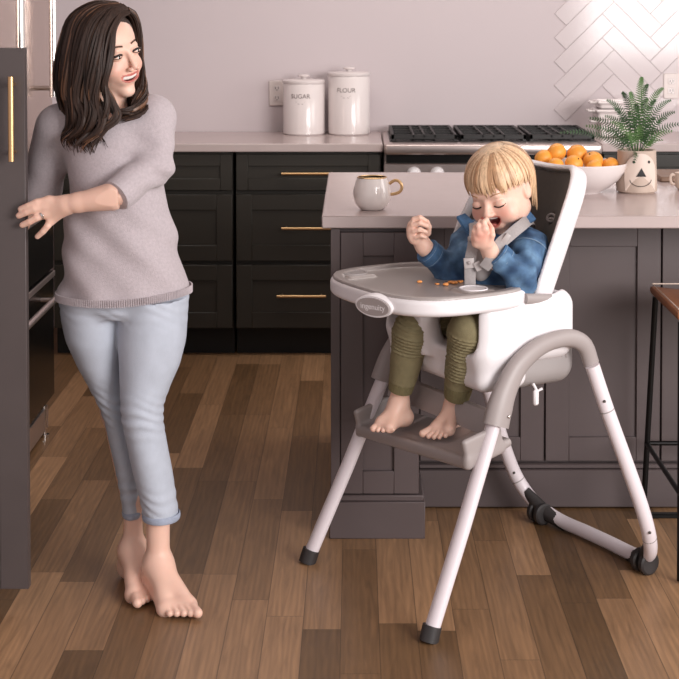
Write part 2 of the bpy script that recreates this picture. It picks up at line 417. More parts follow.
# right of the stove
t = thing('base_cabinet', 'charcoal base cabinet right of the stove, mostly hidden behind the kitchen island', 'cabinet', (1.6, 6.75, 0))
obj('carcass', G().box(1.05, 2.2, BY + .022, WY - .005, .12, .875, .001), M['cab'], t, world=True)
obj('toe_kick', G().box(1.05, 2.2, BY + .08, BY + .10, 0, .12, 0), M['toe'], t, world=True)
for a, b in ((1.053, 1.62), (1.626, 2.197)):
    for z0, z1 in zr:
        d = obj('drawer', shaker(G(), a, b, z0, z1, BY), M['cab'], t, world=True)
        obj('handle', bar_handle((a + b) / 2 - .1, (a + b) / 2 + .1, (z0 + z1) / 2, BY), M['brass'], d, world=True)
tag(obj('worktop', G().box(1.043, 2.25, 6.44, WY - .002, .877, .912, .003), M['stone']), 'pale quartz worktop right of the stove, behind the potted fern', 'worktop')

# stove
t = thing('gas_range', 'stainless gas range with black cast-iron grates, between the two back worktops', 'stove', (.58, 6.74, 0))
rx0, rx1 = .122, 1.038
obj('body', G().box(rx0, rx1, 6.47, WY - .01, .1, .895, .004), M['steel'], t, world=True)
g = G(); g.box(rx0, rx1, 6.40, WY - .01, .868, .914, .012, seg=3); obj('cooktop', g, M['steel'], t, world=True)
obj('recess_strip', G().box(rx0 + .01, rx1 - .01, 6.458, 6.48, .828, .868, 0), M['black'], t, world=True)
cp = obj('control_panel', G().box(rx0, rx1, 6.44, 6.475, .70, .828, .004), M['steel'], t, world=True)
for x in (P(414, 172, 6.42).x, P(437.5, 172, 6.42).x, .54, .64, .74, .85, .95):
    T = Matrix.Translation((x, 6.44, .785)) @ Matrix.Rotation(PI / 2, 4, 'X')
    obj('knob', G().lathe([(.030, -.002), (.030, .012), (.024, .02), (.022, .045), (.016, .05), (0, .051)], T=T, n=24), M['plastic'], cp, world=True)
dr = obj('oven_door', G().box(rx0 + .005, rx1 - .005, 6.435, 6.475, .18, .69, .005), M['steel'], t, world=True)
obj('window', G().box(rx0 + .15, rx1 - .15, 6.431, 6.44, .27, .56, .003), M['black'], dr, world=True)
obj('handle', bar_handle(rx0 + .06, rx1 - .06, .64, 6.43, .011), M['steel'], dr, world=True)
for x in (rx0 + .04, rx1 - .04):
    for y in (6.55, 6.98): obj('leg', G().box(x - .02, x + .02, y - .02, y + .02, 0, .1, .002), M['black'], t, world=True)
for (a, b) in ((390, 456.5), (458.5, 524.5), (526.5, 597)):
    xa, xb = P(a, 140, 6.6).x, P(b, 140, 6.6).x; xa = max(xa, rx0 + .02); xb = min(xb, rx1 - .015)
    g = G(); z = .945; r = .007
    for x in (xa + .01, xb - .01): g.box(x - r, x + r, 6.50, 7.01, z - .02, z, .002)
    for y in (6.507, 6.755, 7.003): g.box(xa + .003, xb - .003, y - r, y + r, z - .02, z, .002)
    for x in (xa * .66 + xb * .34, (xa + xb) / 2, xa * .34 + xb * .66): g.box(x - .005, x + .005, 6.50, 7.01, z - .014, z + .001, .002)
    for y in (6.63, 6.88): g.box(xa + .02, xb - .02, y - .005, y + .005, z - .014, z + .001, .002)
    for x in (xa + .012, xb - .012):
        for y in (6.51, 7.0): g.box(x - .009, x + .009, y - .009, y + .009, .914, z, .002)
    obj('grate', g, M['iron'], t, world=True)
    obj('drip_pan', G().box(xa - .004, xb + .004, 6.50, 7.02, .9135, .918, .001), M['black'], t, world=True)
    for y in (6.63, 6.88):
        obj('burner', G().lathe([(.05, .918), (.05, .928), (.036, .931), (.034, .938), (.01, .939), (0, .939)], ((xa + xb) / 2, y, 0), 24), M['iron'], t, world=True)

# canisters
for (px, top, word, lab) in ((304, 83, 'SUGAR', 'shorter white ceramic canister with a knob lid, beside the wall socket'),
                        (349, 75.5, 'FLOUR', 'taller white ceramic canister with a knob lid, nearer the stove')):
    c = P(px, 134, 6.91); h = P(px, top, 6.91).z - .912; r = .094
    t = thing('canister', lab, 'canister', (c.x, 6.91, .912), group='white ceramic canisters on the back worktop')
    obj('body', G().lathe([(0, 0), (r - .006, 0), (r, .006), (r, h - .004), (r - .003, h), (r - .01, h), (r - .01, h - .01), (0, h - .01)], n=56), M['ceramic'], t)
    l = obj('lid', G().lathe([(0, h), (r + .001, h), (r + .003, h + .003), (r + .003, h + .012), (r - .004, h + .017), (.03, h + .020), (0, h + .021)], n=56), M['ceramic'], t)
    obj('knob', G().lathe([(.012, h + .019), (.012, h + .026), (.026, h + .030), (.028, h + .035), (.022, h + .039), (0, h + .040)], n=32), M['ceramic'], l)
    tg = text_g(word, .028, Matrix.Identity(4)); tg2 = text_g('CO. GOODS', .010, Matrix.Translation((0, -.024, 0))) if False else G().box(-.022, .022, -.026, -.0245, -.0005, .0005, 0).box(-.014, .014, -.034, -.0325, -.0005, .0005, 0)
    tg = merge(tg, tg2); ph0 = math.radians(-90 - 8); nv = []
    for (x, y, z) in tg.v:
        ph = ph0 + x / r; rr = r + .0003 + z; nv.append((rr * math.cos(ph), rr * math.sin(ph), h * .80 - .01 + y))
    tg.v = nv; obj('printed_word', tg, M['ink'], t, smooth=False)

# sockets
def outlet(px, py, lab):
    c = P(px, py, WY); t = thing('wall_socket', lab, 'socket', (c.x, WY - .004, c.z - .058), group='white wall sockets on the back wall')
    obj('cover_plate', G().box(-.036, .036, -.006, .004, 0, .116, .003), M['cream'], t)
    for z in (.036, .08):
        r = obj('receptacle', G().box(-.017, .017, -.008, -.004, z - .014, z + .014, .003), M['ceramic'], t)
        obj('slots', G().box(-.008, -.005, -.0088, -.007, z - .004, z + .007, 0).box(.005, .008, -.0088, -.007, z - .004, z + .007, 0).ball((0, -.0078, z - .008), .0025), M['slot'], r)
outlet(277, 93, 'white double wall socket beside the shorter canister')
outlet(671, 86, 'white double wall socket on the tiled wall, right of the fern')

# white baking dishes stacked right of stove
def dish(px, py0, w, d, h, rim, lab, z0):
    c = P(px, py0, 6.8); t = thing('baking_dish', lab, 'dish', (c.x, 6.8, z0), group='white dishes stacked beside the stove')
    S = SDF(); S.u(rbx((0, 0, h / 2), (w / 2 - .01, d / 2 - .01, h / 2), .012)); S.u(rbx((0, 0, h - .005), (w / 2, d / 2, .006), .006), .01)
    S.s_(rbx((0, 0, h / 2 + .012), (w / 2 - .018, d / 2 - .018, h / 2), .012))
    obj('bowl', nets(S, (-w / 2 - .02, -d / 2 - .02, -.01), (w / 2 + .02, d / 2 + .02, h + .02), .004), M['ceramic'], t)
    for s in (-1, 1):
        obj('handle', G().tube([Vector((s * (w / 2 - .005), -.05, h - .008)), Vector((s * (w / 2 + .022), -.035, h - .008)), Vector((s * (w / 2 + .026), 0, h - .008)), Vector((s * (w / 2 + .022), .035, h - .008)), Vector((s * (w / 2 - .005), .05, h - .008))], .006, 8), M['ceramic'], t)
dish(617, 132, .19, .17, .075, 0, 'white ceramic baking dish at the bottom of the stack behind the fern', .913)
dish(617, 132, .215, .19, .045, 0, 'white ceramic baking dish in the middle of the stack behind the fern', .990)
dish(616, 132, .19, .17, .035, 0, 'white ceramic baking dish topmost of the stack behind the fern', 1.037)

# ================================================================ ISLAND
t = thing('kitchen_island', 'warm grey panelled kitchen island base behind the high chair', 'kitchen island', (.75, 4.8, 0))
IX0 = -.068; IF = 4.27; RF = 4.52
xr_ = P(419, 400, IF).x
g = G(); g.box(IX0, xr_, IF + .02, 5.30, .12, .875, .001); obj('end_block', g, M['island'], t, world=True)
g = G(); g.box(IX0, P(340, 300, IF).x, IF, IF + .02, .12, .875, .001); obj('corner_post', g, M['island'], t, world=True)
g = G(); T = None; x0, x1 = P(340.7, 300, IF).x, xr_; xi0, xi1 = P(363, 300, IF).x, P(394, 300, IF).x; zt, zb = P(380, 256, IF).z, P(380, 471, IF).z
def raised(g, x0, x1, z0, z1, xi0, xi1, zi0, zi1, y, rec=.010):
    g.box(x0, x1, y + rec, y + .02, z0, z1, 0)
    for q in ((x0, xi0, z0, z1), (xi1, x1, z0, z1), (xi0, xi1, zi1, z1), (xi0, xi1, z0, zi0)): g.box(q[0], q[1], y, y + rec + .001, q[2], q[3], .0015)
    return g
obj('door', raised(g, x0, x1, .125, .865, xi0, xi1, zb, zt, IF - .002), M['island'], t, world=True)
g = G(); xe = P(425, 500, IF).x; g.box(IX0 - .004, xe, IF - .012, IF + .2, 0, .105, .002); g.box(IX0 - .001, xe - .004, IF - .006, IF + .2, .105, .122, .003); obj('base_moulding', g, M['island'], t, world=True)
g = G(); g.box(xr_ + .002, 2.3, RF + .02, 5.30, .10, .875, .001); obj('seating_side', g, M['island'], t, world=True)
seams = [xr_ + .012, P(545, 400, RF).x, P(661, 400, RF).x, 1.32, 1.72, 2.28]
for i in range(5):
    a, b = seams[i] + .002, seams[i + 1] - .003; fr = .07
    obj('door', raised(G(), a, b, .142, .865, a + fr, b - fr, .142 + .072, .865 - .08, RF), M['island'], t, world=True)
g = G(); g.box(xr_ + .01, 2.29, RF - .006, RF + .02, .004, .118, .003); g.box(xr_ + .01, 2.29, RF - .001, RF + .02, .118, .134, .004); obj('skirting', g, M['island'], t, world=True)
obj('toe_kick', G().box(xr_ + .01, 2.29, RF + .02, RF + .04, 0, .10, 0), M['toe'], t, world=True)
tag(obj('worktop', G().box(-.093, 2.35, 4.262, 5.36, .877, .912, .003), M['stone']), 'pale quartz island worktop holding the mug, fruit bowl and potted fern', 'worktop')
ZT = .912

# mug
mc = P(372, 212, 4.40); t = thing('mug', 'white rounded mug with gold rim and gold handle, at the left end of the island', 'mug', (mc.x, 4.40, ZT))
prof = [(0, 0), (.030, 0), (.036, .003), (.048, .018), (.054, .038), (.054, .055), (.050, .072), (.0445, .088), (.0425, .094), (.0400, .094), (.042, .086), (.048, .070), (.051, .052), (.050, .035), (.042, .015), (0, .010)]
obj('body', G().lathe(prof, n=48), M['mug'], t)
obj('rim', G().lathe([(.0432, .0915), (.0432, .0945), (.041, .0955), (.0393, .0945), (.0393, .0915)], n=48), M['brass'], t)
a = [(.050, -.004, .075), (.066, -.006, .085), (.080, -.008, .080), (.086, -.008, .066), (.080, -.007, .052), (.066, -.005, .046), (.052, -.004, .044)]
obj('handle', G().tube(spline(a, 24), .0045, 10), M['brass'], t)

# fruit bowl and fruit
bc = P(582, 195, 4.80); t = thing('fruit_bowl', 'large white bowl of apricots on the island behind the high chair', 'bowl', (bc.x, 4.80, ZT))
pr = [(0, 0), (.055, 0), (.058, .004), (.085, .018), (.115, .042), (.134, .070), (.141, .092), (.139, .095), (.135, .092), (.126, .068), (.105, .042), (.075, .022), (.03, .014), (0, .013)]
obj('bowl', G().lathe(pr, n=64), M['ceramic'], t)
tag(t, 'large white bowl standing on the island behind the high chair, heaped with orange fruit', 'bowl')
fr = [((543.5, 158.5), 4.82, .029, 'orange apricot at the left edge of the white bowl, half hidden by the high chair'), ((556.5, 152.5), 4.83, .031, 'orange apricot with a visible stem mark, topmost left in the white bowl'),
      ((577, 154.5), 4.84, .033, 'large orange apricot topmost in the middle of the bowl'), ((574, 164), 4.755, .029, 'orange apricot low in front in the middle of the bowl'),
      ((593, 161), 4.80, .032, 'orange apricot right of the topmost one in the bowl'), ((610, 166), 4.80, .029, 'orange apricot farthest right in the white bowl'),
      ((594, 168), 4.735, .026, 'orange apricot peeping over the rim at the front right of the bowl'), ((556, 166), 4.76, .027, 'orange apricot low at the front left of the bowl')]
for (p, Y, r, lab) in fr:
    c = P(*p, Y); q = thing('apricot', lab, 'fruit', (c.x, c.y, c.z - r), group='orange fruit in the white bowl')
    R = Matrix.Rotation(random.uniform(-.8, .8), 4, 'X') @ Matrix.Rotation(random.uniform(-.8, .8), 4, 'Y'); g = G(); v = []
    g.ball((0, 0, 0), 1, seg=28)
    for (x, y, z) in g.v:
        rr = 1 - .10 * math.exp(-((x * x + y * y) / .03)) * (1 if z > 0 else .4); dv = Vector((x * 1.0, y * 1.0, z * .93)) * rr * r
        v.append(tuple(R @ dv + Vector((0, 0, r))))
    g.v = v; obj('flesh', g, M['orange'], q)
    obj('stem', G().tube([R @ Vector((0, 0, .76 * r)) + Vector((0, 0, r)), R @ Vector((0, 0, .93 * r)) + Vector((0, 0, r))], .0022, 8), M['stem'], q)

# fern pot
fc = P(636.5, 193, 4.80); t = thing('potted_fern', 'green fern in a tan pot with a drawn smiling face, on the island', 'potted plant', (fc.x, 4.80, ZT))
R_, H_ = .062, .135
pot = obj('pot', G().lathe([(0, 0), (R_ - .006, 0), (R_ + .001, .006), (R_ + .002, .03), (R_ - .001, .09), (R_ - .002, H_ - .003), (R_ - .005, H_), (R_ - .010, H_ - .002), (R_ - .010, H_ - .02), (0, H_ - .022)], n=48), M['pot'], t)
def on_pot(px, py, lift=.0006):
    x = (px - 636.5) / 312.5; z = (194.5 - py) / 312.5; x = max(-.055, min(.055, x)); rr = R_ + .0015 + lift; y = -math.sqrt(rr * rr - x * x); return Vector((x, y, z))
def patch(outline, lift, m, name, par=pot, n=7):
    cx = sum(p[0] for p in outline) / len(outline); cy = sum(p[1] for p in outline) / len(outline); g = G(); k = len(outline); vs = []
    for j in range(n, -1, -1):
        s = j / n; vs += [on_pot(cx + (x - cx) * s, cy + (y - cy) * s, lift) for x, y in outline] if j else [on_pot(cx, cy, lift)]
    f = [(j * k + i, j * k + (i + 1) % k, (j + 1) * k + (i + 1) % k, (j + 1) * k + i) for j in range(n - 1) for i in range(k)] + [((n - 1) * k + i, (n - 1) * k + (i + 1) % k, n * k) for i in range(k)]
    g.add(vs, f); return obj(name, g, m, par)
arch = [(622.5, 191), (621.8, 180)] + [(637 - 15.2 * math.cos(a), 172 - 17.5 * math.sin(a)) for a in np.linspace(0, PI, 18)] + [(652.2, 180), (651.5, 191)]
patch(arch, .0026, M['potface'], 'face_panel')
patch([(632.3, 177), (642.2, 177), (637.4, 168.6)], .0034, M['darkink'], 'nose', n=3)
for ex in (630, 645): patch([(ex + 1.3 * math.cos(a), 162.8 + 1.5 * math.sin(a)) for a in np.linspace(0, 2 * PI, 10, endpoint=False)], .0034, M['darkink'], 'eye', n=2)
obj('smile', G().tube([on_pot(637 + 10.5 * math.cos(a), 180 + 6.5 * math.sin(a), .0032) for a in np.linspace(PI * .98, .02, 14)], .0010, 6), M['darkink'], pot)
obj('soil', G().lathe([(0, H_ - .016), (R_ - .0105, H_ - .018), (R_ - .0105, H_ - .03), (0, H_ - .03)], n=32), M['soil'], t)
tips = [((642, 77), -.03), ((606, 100), -.02), ((558, 133), -.02), ((664, 88), .0), ((672, 100), .02), ((676, 112), -.03), ((674, 131), -.05), ((596, 128), -.06), ((622, 92), .03),
        ((610, 122), -.08), ((655, 118), -.07), ((628, 112), -.07), ((648, 98), .04), ((588, 118), .02), ((683, 124), .0), ((640, 125), -.09), ((648, 84), .05), ((656, 100), -.05), ((630, 92), -.01), ((614, 108), .05), ((668, 118), .06), ((584, 126), .04), ((636, 104), -.05), ((660, 130), -.09), ((626, 132), -.10), ((604, 116), -.06), ((634, 165), -.10), ((664, 140), -.08), ((615, 140), -.09)]
for i, (tp, dy) in enumerate(tips):
    tip = P(*tp, 4.80 + dy) - Vector((fc.x, 4.80, ZT)); base = Vector(((tip.x) * .10, dy * .2, H_ - .02)); L = (tip - base).length; NP_ = max(12, int(L / .0080))
    c1 = base + Vector(((tip.x - base.x) * .30, dy * .4, max(.04, (tip.z - base.z) * .75 + L * .16))); pts = []
    for s in np.linspace(0, 1, NP_ + 1): pts.append(base * (1 - s) ** 2 + c1 * 2 * s * (1 - s) + tip * s * s)
    g = G(); g.tube(pts, [.0011 * (1 - .7 * j / NP_) for j in range(NP_ + 1)], 5)
    wmax = .018 if L > .12 else .013
    side = Vector((0, -1, 0)).cross((tip - base).normalized()); side = (side + Vector((0, random.uniform(-.3, .3), 0))).normalized()
    for j in range(4, NP_):
        s = j / NP_; t_ = (pts[min(j + 1, NP_)] - pts[j - 1]).normalized(); sd = (side - t_ * side.dot(t_)).normalized(); nn = t_.cross(sd)
        ln = wmax * math.sin(PI * min(1, s * .82 + .16)) ** .8 * (1 - s * .25) + .002
        for sg in (-1, 1):
            for off in (0,):
                a = pts[j]; d = (sd * sg + t_ * .55 - nn * .12 * sg * random.uniform(-1, 1) + Vector((0, 0, -.12))).normalized(); wd = t_ * (.0024)
                m1 = a + d * ln * .30; e = a + d * ln
                g.add([a - wd * .6, a + wd * .6, m1 + wd, e + wd * .2, e - wd * .2, m1 - wd, (a + m1) / 2 + nn * .0008, m1 + nn * .0012], [(0, 1, 6), (1, 2, 7, 6), (2, 3, 7), (3, 4, 7), (4, 5, 7), (5, 0, 6, 7)])
    obj('frond', g, M['fernl'] if i % 3 == 0 else M['fern'], t)

# right edge: wooden tray with tan cup
tc_ = P(672, 190, 4.98)
tag(obj('serving_tray', G().box(P(657, 180, 5.12).x, 1.32, 5.06, 5.30, ZT, ZT + .018, .004), M['wood']), 'low brown wooden tray behind the fern pot at the right edge', 'tray')
cx = P(686, 186, 4.86); t = thing('cup', 'tan ceramic cup cut off at the right edge of the frame, beside the fern pot', 'cup', (cx.x, 4.86, ZT))
obj('body', G().lathe([(0, 0), (.026, 0), (.034, .01), (.036, .03), (.034, .055), (.031, .055), (.032, .03), (.028, .008), (0, .006)], n=32), M['tan'], t)
obj('handle', G().tube(spline([(-.033, 0, .046), (-.046, 0, .048), (-.050, 0, .034), (-.044, 0, .02), (-.032, 0, .018)], 16), .0045, 8), M['tan'], t)

# ================================================================ STOOL
t = thing('bar_stool', 'brown leather counter stool with black metal legs, cut off at the right edge', 'stool', (1.07, 4.2, 0))
sx0, sx1, sy0, sy1, sz = .842, 1.25, 4.0, 4.385, .665
S = SDF(); S.u(rbx((0, 0, 0), ((sx1 - sx0) / 2, (sy1 - sy0) / 2, .016), .012)); S.warp(lambda p: -.006 * np.cos(p[:, 0] * 7) + .006)
gg = nets(S, (-.23, -.22, -.04), (.23, .22, .04), .006); gg.v = [(a + (sx0 + sx1) / 2, b + (sy0 + sy1) / 2, c + sz - .12 * (a / .2) ** 2 * 0 + .02 * (a / .2) ** 2) for a, b, c in gg.v]
st = obj('seat', gg, M['leather'], t, world=True)
obj('stitching', G().tube([(sx0 + .012, sy0 + .012, sz + .036), (sx0 + .012, sy1 - .012, sz + .036), (sx1 - .012, sy1 - .012, sz + .036), (sx1 - .012, sy0 + .012, sz + .036)], .0018, 6), M['tan'], st, world=True)
for (x, y, fx, fy) in ((sx0 + .02, sy1 - .02, .845, 4.44), (sx1 - .02, sy1 - .02, 1.29, 4.44), (sx0 + .02, sy0 + .02, .845, 3.93), (sx1 - .02, sy0 + .02, 1.29, 3.93)):
    obj('leg', G().tube([(x, y, sz), (fx, fy, .006)], .0085, 10), M['blackmetal'], t, world=True)
zf = .225
for a, b in (((.85, 4.42), (1.285, 4.42)), ((.85, 3.95), (1.285, 3.95)), ((.85, 3.95), (.85, 4.42)), ((1.285, 3.95), (1.285, 4.42))):
    obj('footrest_bar', G().tube([(a[0], a[1], zf), (b[0], b[1], zf)], .007, 10), M['blackmetal'], t, world=True)
for y in (3.93, 4.44): obj('floor_bar', G().box(.855, 1.30, y - .012, y + .012, 0, .012, .002), M['blackmetal'], t, world=True)

# ================================================================ FRIDGE COLUMN (left), facing +X
FX = -1.055
t = thing('refrigerator', 'tall stainless built-in refrigerator column with vertical bar handles, behind the standing person', 'refrigerator', (-1.4, 4.9, 0))
obj('body', G().box(-1.75, FX - .03, 4.42, 5.335, .10, 2.15, .002), M['cab'], t, world=True)
obj('toe_grille', G().box(-1.7, FX - .02, 4.44, 5.32, .02, .10, .002), M['steel'], t, world=True)
for (y0, y1, hy) in ((4.425, 4.86, 4.62), (4.87, 5.33, 5.12)):
    d = obj('door', G().box(FX - .03, FX, y0, y1, .98, 2.14, .003), M['steelv'], t, world=True)
    z0_ = P(50, 97, hy).z
    obj('handle', G().tube([(FX + .045, hy, z0_), (FX + .045, hy, 2.05)], .013, 14).tube([(FX + .045, hy, z0_ + .03), (FX, hy, z0_ + .03)], .008, 8).tube([(FX + .045, hy, 2.0), (FX, hy, 2.0)], .008, 8), M['chrome'], d, world=True)
for (z0, z1, hz) in ((.580, .972, .82), (.135, .572, .51)):
    d = obj('drawer', G().box(FX - .03, FX, 4.425, 5.33, z0, z1, .003), M['black'], t, world=True)
    obj('edge_trim', G().box(FX - .001, FX + .006, 4.425, 5.33, z1 - .02, z1, .002), M['steel'], d, world=True)
    zz = hz
    obj('handle', G().tube([(FX + .045, 4.47, zz), (FX + .045, 5.17, zz)], .011, 12).tube([(FX + .045, 4.52, zz), (FX, 4.52, zz)], .007, 8).tube([(FX + .045, 5.11, zz), (FX, 5.11, zz)], .007, 8), M['steel'], d, world=True)
for y in (4.5, 5.27): obj('foot', G().lathe([(.018, 0), (.018, .01), (.009, .012), (.009, .11)], (-1.08, y, 0), 16), M['chrome'], t, world=True)

# pantry cabinet with opened door (door reaches into the frame)
t = thing('pantry_cabinet', 'dark tall cabinet whose open panelled door the standing person holds at the left edge', 'cabinet', (-1.5, 4.0, 0))
DY = 3.735; dz1 = P(12, 48, DY).z; dxe = P(26, 250, DY).x
obj('carcass', G().box(-1.76, -1.30, DY + .04, 4.39, 0, dz1, .002), M['island'], t, world=True)
g = G(); shaker(g, -1.29, dxe, .06, dz1, DY, fr=.070, th=.028, rec=.008)
dn = obj('door', g, mat('slate cabinet paint', (82, 73, 72), .4), t, world=True)
zz0, zz1 = P(12, 160, DY).z, P(12, 76, DY).z; hx = P(11.5, 120, DY - .03).x
obj('handle', G().tube([(hx, DY - .035, zz0), (hx, DY - .035, zz1)], .0075, 12).tube([(hx, DY - .035, zz0 + .02), (hx, DY + .004, zz0 + .02)], .005, 8).tube([(hx, DY - .035, zz1 - .02), (hx, DY + .004, zz1 - .02)], .005, 8), M['brass'], dn, world=True)
# ================================================================ HIGH CHAIR (local axes: x back, y away from camera)
HC = thing('high_chair', 'white and grey high chair with tray and footrest, in which the small blond person sits', 'high chair', (.0258, 3.825, 0), math.radians(30.8))
HM = Matrix.Translation(HC.location) @ Matrix.Rotation(HC.rotation_euler[2], 4, 'Z')
def HW(u, v, z): return HM @ Vector((u, v, z))
FL = [(0.441 * z, .295 - .079 * z, z) for z in (.0, .25, .50)]
for s in (-1, 1):
    lg = obj('front_leg', G().tube([(u, s * v, max(z, .012)) for u, v, z in FL], .021, 20, flat=(.82, 1.0), up=(1, 0, 0)), M['tube'], HC)
    obj('rubber_foot', G().tube([(-.004, s * .296, 0), (.008, s * .294, .035)], .0235, 16), M['rubber'], lg)
    # grey hub and arch over the side
    path = spline([(.214, .475), (.226, .51), (.246, .555), (.284, .608), (.34, .645), (.40, .661), (.46, .660), (.506, .635), (.530, .585)], 34)
    rad = np.interp(np.linspace(0, 1, 34), [0, .15, .35, .6, .85, 1], [.036, .035, .028, .022, .023, .023])
    vv = [s * (.262 - .02 * i / 33) for i in range(34)]
    ar = obj('side_arch', G().tube([(u, v, z) for (u, z), v in zip(path, vv)], list(rad), 20, flat=(.75, 1.0), up=(0, 1, 0)), M['grey'], HC)
    obj('screw', G().ball(((.236), s * .288, .50), (.004, .002, .004)), M['chrome'], ar)
# one bent tube: two rear legs and the floor bar
def rear(sg): return [(.520, sg * .258, .585), (.557, sg * .272, .47), (.607, sg * .286, .335), (.655, sg * .294, .21), (.692, sg * .284, .12), (.726, sg * .245, .055), (.750, sg * .165, .024)]
pp = spline(rear(-1) + [(.755, -.05, .022), (.755, .05, .022)] + rear(1)[::-1], 90)
rt = obj('rear_leg_tube', G().tube(pp, .0195, 18, flat=(1, .9), up=(1, 0, 0)), M['tube'], HC)
for (z, k) in ((.47, 0), (.12, 0)):
    for sg in (-1, 1):
        i = int(np.argmin(np.abs(pp[:, 2] - z) + (pp[:, 1] * sg < 0) * 9)); t_ = pp[i + 1] - pp[i]; t_ /= np.linalg.norm(t_)
        obj('tube_joint', G().tube([pp[i] - t_ * .0015, pp[i] + t_ * .0015], .0200, 18, flat=(1, .9), up=(1, 0, 0)), M['lgrey'], rt)
        q = pp[i] - t_ * .03 * (1 if sg < 0 else -1); obj('screw', G().ball(q + np.array([-.010, -.0165, 0]), .0038), M['pad'], rt)
for sg in (-1, 1):
    br = obj('caster_bracket', G().tube([(.704, sg * .262, .088), (.732, sg * .215, .038), (.748, sg * .135, .012)], [.014, .022, .012], 12, flat=(1.1, .7)), M['rubber'], HC)
    for dx in (-.016, .016):
        T = Matrix.Translation((.728, sg * .225 + dx, .031)) @ Matrix.Rotation(PI / 2, 4, 'X')
        obj('wheel', G().lathe([(0, -.009), (.012, -.010), (.026, -.010), (.031, -.006), (.031, .006), (.026, .010), (.012, .010), (0, .009)], T=T, n=32), M['rubber'], br)
# footrest
def ft(u, v, z): return Vector((u, v, z + .011 - v * .085))
S = SDF()
R = np.array(Matrix.Rotation(math.radians(-14), 3, 'Y'))
S.u(rbx((.200, .0, .376), (.072, .258, .012), .010, R)); S.u(rbx((.135, .0, .360), (.010, .262, .015), .009), .008)
for s in (-1, 1):
    S.u(rbx((.182, s * .254, .394), (.058, .009, .038), .009, R), .012)
S.s_(rbx((.215, 0, .402), (.05, .12, .012), .010, R), .006)
g = nets(S, (.08, -.29, .30), (.31, .29, .48), .004); g.v = [tuple(ft(*p)) for p in g.v]
obj('footrest', g, M['grey'], HC)
obj('cross_bar', G().prism([(.210, .438), (.232, .440), (.246, .498), (.222, .500)], 'y', -.235, .235, .005), M['grey'], HC)
# seat shell
S = SDF(); S.u(rbx((.345, 0, .690), (.155, .232, .090), .045)); S.u(rbx((.275, 0, .60), (.075, .222, .06), .03), .03)
S.s_(rbx((.30, 0, .81), (.180, .205, .17), .05), .012)
S.s_(rbx((.12, 0, .78), (.13, .200, .14), .02), .015)
S.u(rc((.205, .005, .60), (.185, .005, .700), .036, .034), .02); S.u(rc((.185, .005, .70), (.19, .005, .75), .034, .030), .01); S.s_(rbx((.165, -.02, .572), (.03, .05, .03), .015), .004)
obj('seat_shell', nets(S, (.15, -.25, .52), (.55, .25, .80), .0055), M['plastic'], HC)
S = SDF(); S.u(rbx((.395, 0, .60), (.128, .205, .072), .05)); S.s_(rbx((.395, 0, .70), (.2, .3, .04), .01))
ba = obj('under_basin', nets(S, (.25, -.22, .51), (.54, .22, .68), .006), M['lgrey'], HC)
obj('seam', G().tube([(.478, -.2055, .60), (.47, -.2055, .66)], .002, 6), M['grey'], ba)
S = SDF(); S.u(rbx((.35, 0, .650), (.11, .18, .02), .018)); obj('seat_cushion', nets(S, (.17, -.2, .62), (.49, .2, .69), .006), M['pad'], HC)
g = G().tube([(.375, -.20, .545), (.385, -.205, .525), (.40, -.205, .530)], .004, 8).box(.372, .388, -.212, -.200, .49, .53, .004); obj('strap_clip', g, M['plastic'], HC)
# seat back
t0 = math.radians(23.5); sB = np.array([math.sin(t0), 0, math.cos(t0)]); nB = np.array([-math.cos(t0), 0, math.sin(t0)]); oB = np.array([.452, 0, .71])
def sback(half_s, half_v, rr, n0, n1, rnd, s0=.175, bow=1.8, taper=.10):
    def f(p):
        q = p - oB; s = q @ sB - s0; n = q @ nB; v = q[:, 1]; n = n - bow * v * v
        v = v / (1 + taper * (-.0 - s / .2) * 1.0 * -0.0 + (-taper) * np.clip(s, 0, 1) / .2)
        dx = np.abs(s) - half_s + rr; dy = np.abs(v) - half_v + rr
        d2 = np.sqrt(np.maximum(dx, 0) ** 2 + np.maximum(dy, 0) ** 2) + np.minimum(np.maximum(dx, dy), 0) - rr + rnd
        de = np.abs(n - (n0 + n1) / 2) - (n1 - n0) / 2 + rnd
        return np.sqrt(np.maximum(d2, 0) ** 2 + np.maximum(de, 0) ** 2) + np.minimum(np.maximum(d2, de), 0) - rnd
    return f
S = SDF(); S.u(sback(.216, .216, .115, -.035, .028, .020)); S.s_(sback(.199, .201, .100, -.008, .09, .010), .006)
obj('seat_back_shell', nets(S, (.34, -.23, .66), (.72, .23, 1.14), .005), M['plastic'], HC)
S = SDF(); S.u(sback(.196, .197, .097, -.012, .016, .010)); 
for s in (-1, 1): S.s_(ell(oB + sB * .240 + nB * .040 + np.array([0, s * .088, 0]), (.018, .018, .022)), .004)
S.s_(sback(.165, .006, .005, .012, .05, .002), .004) if False else None
pd = obj('back_pad', nets(S, (.34, -.21, .68), (.70, .21, 1.12), .004), M['pad'], HC)
for s in (-1, 1):
    q = oB + sB * .240 + nB * .031 + np.array([0, s * .088, 0]); ring = []
    for a in np.linspace(0, 2 * PI, 20): ring.append(q + sB * .010 * math.sin(a) + np.array([0, .017 * math.cos(a), 0]))
    obj('strap_slot', G().tube(ring, .0032, 8, cap=False).ball(q - nB * .006, (.012, .012, .004)), M['strap'], pd)
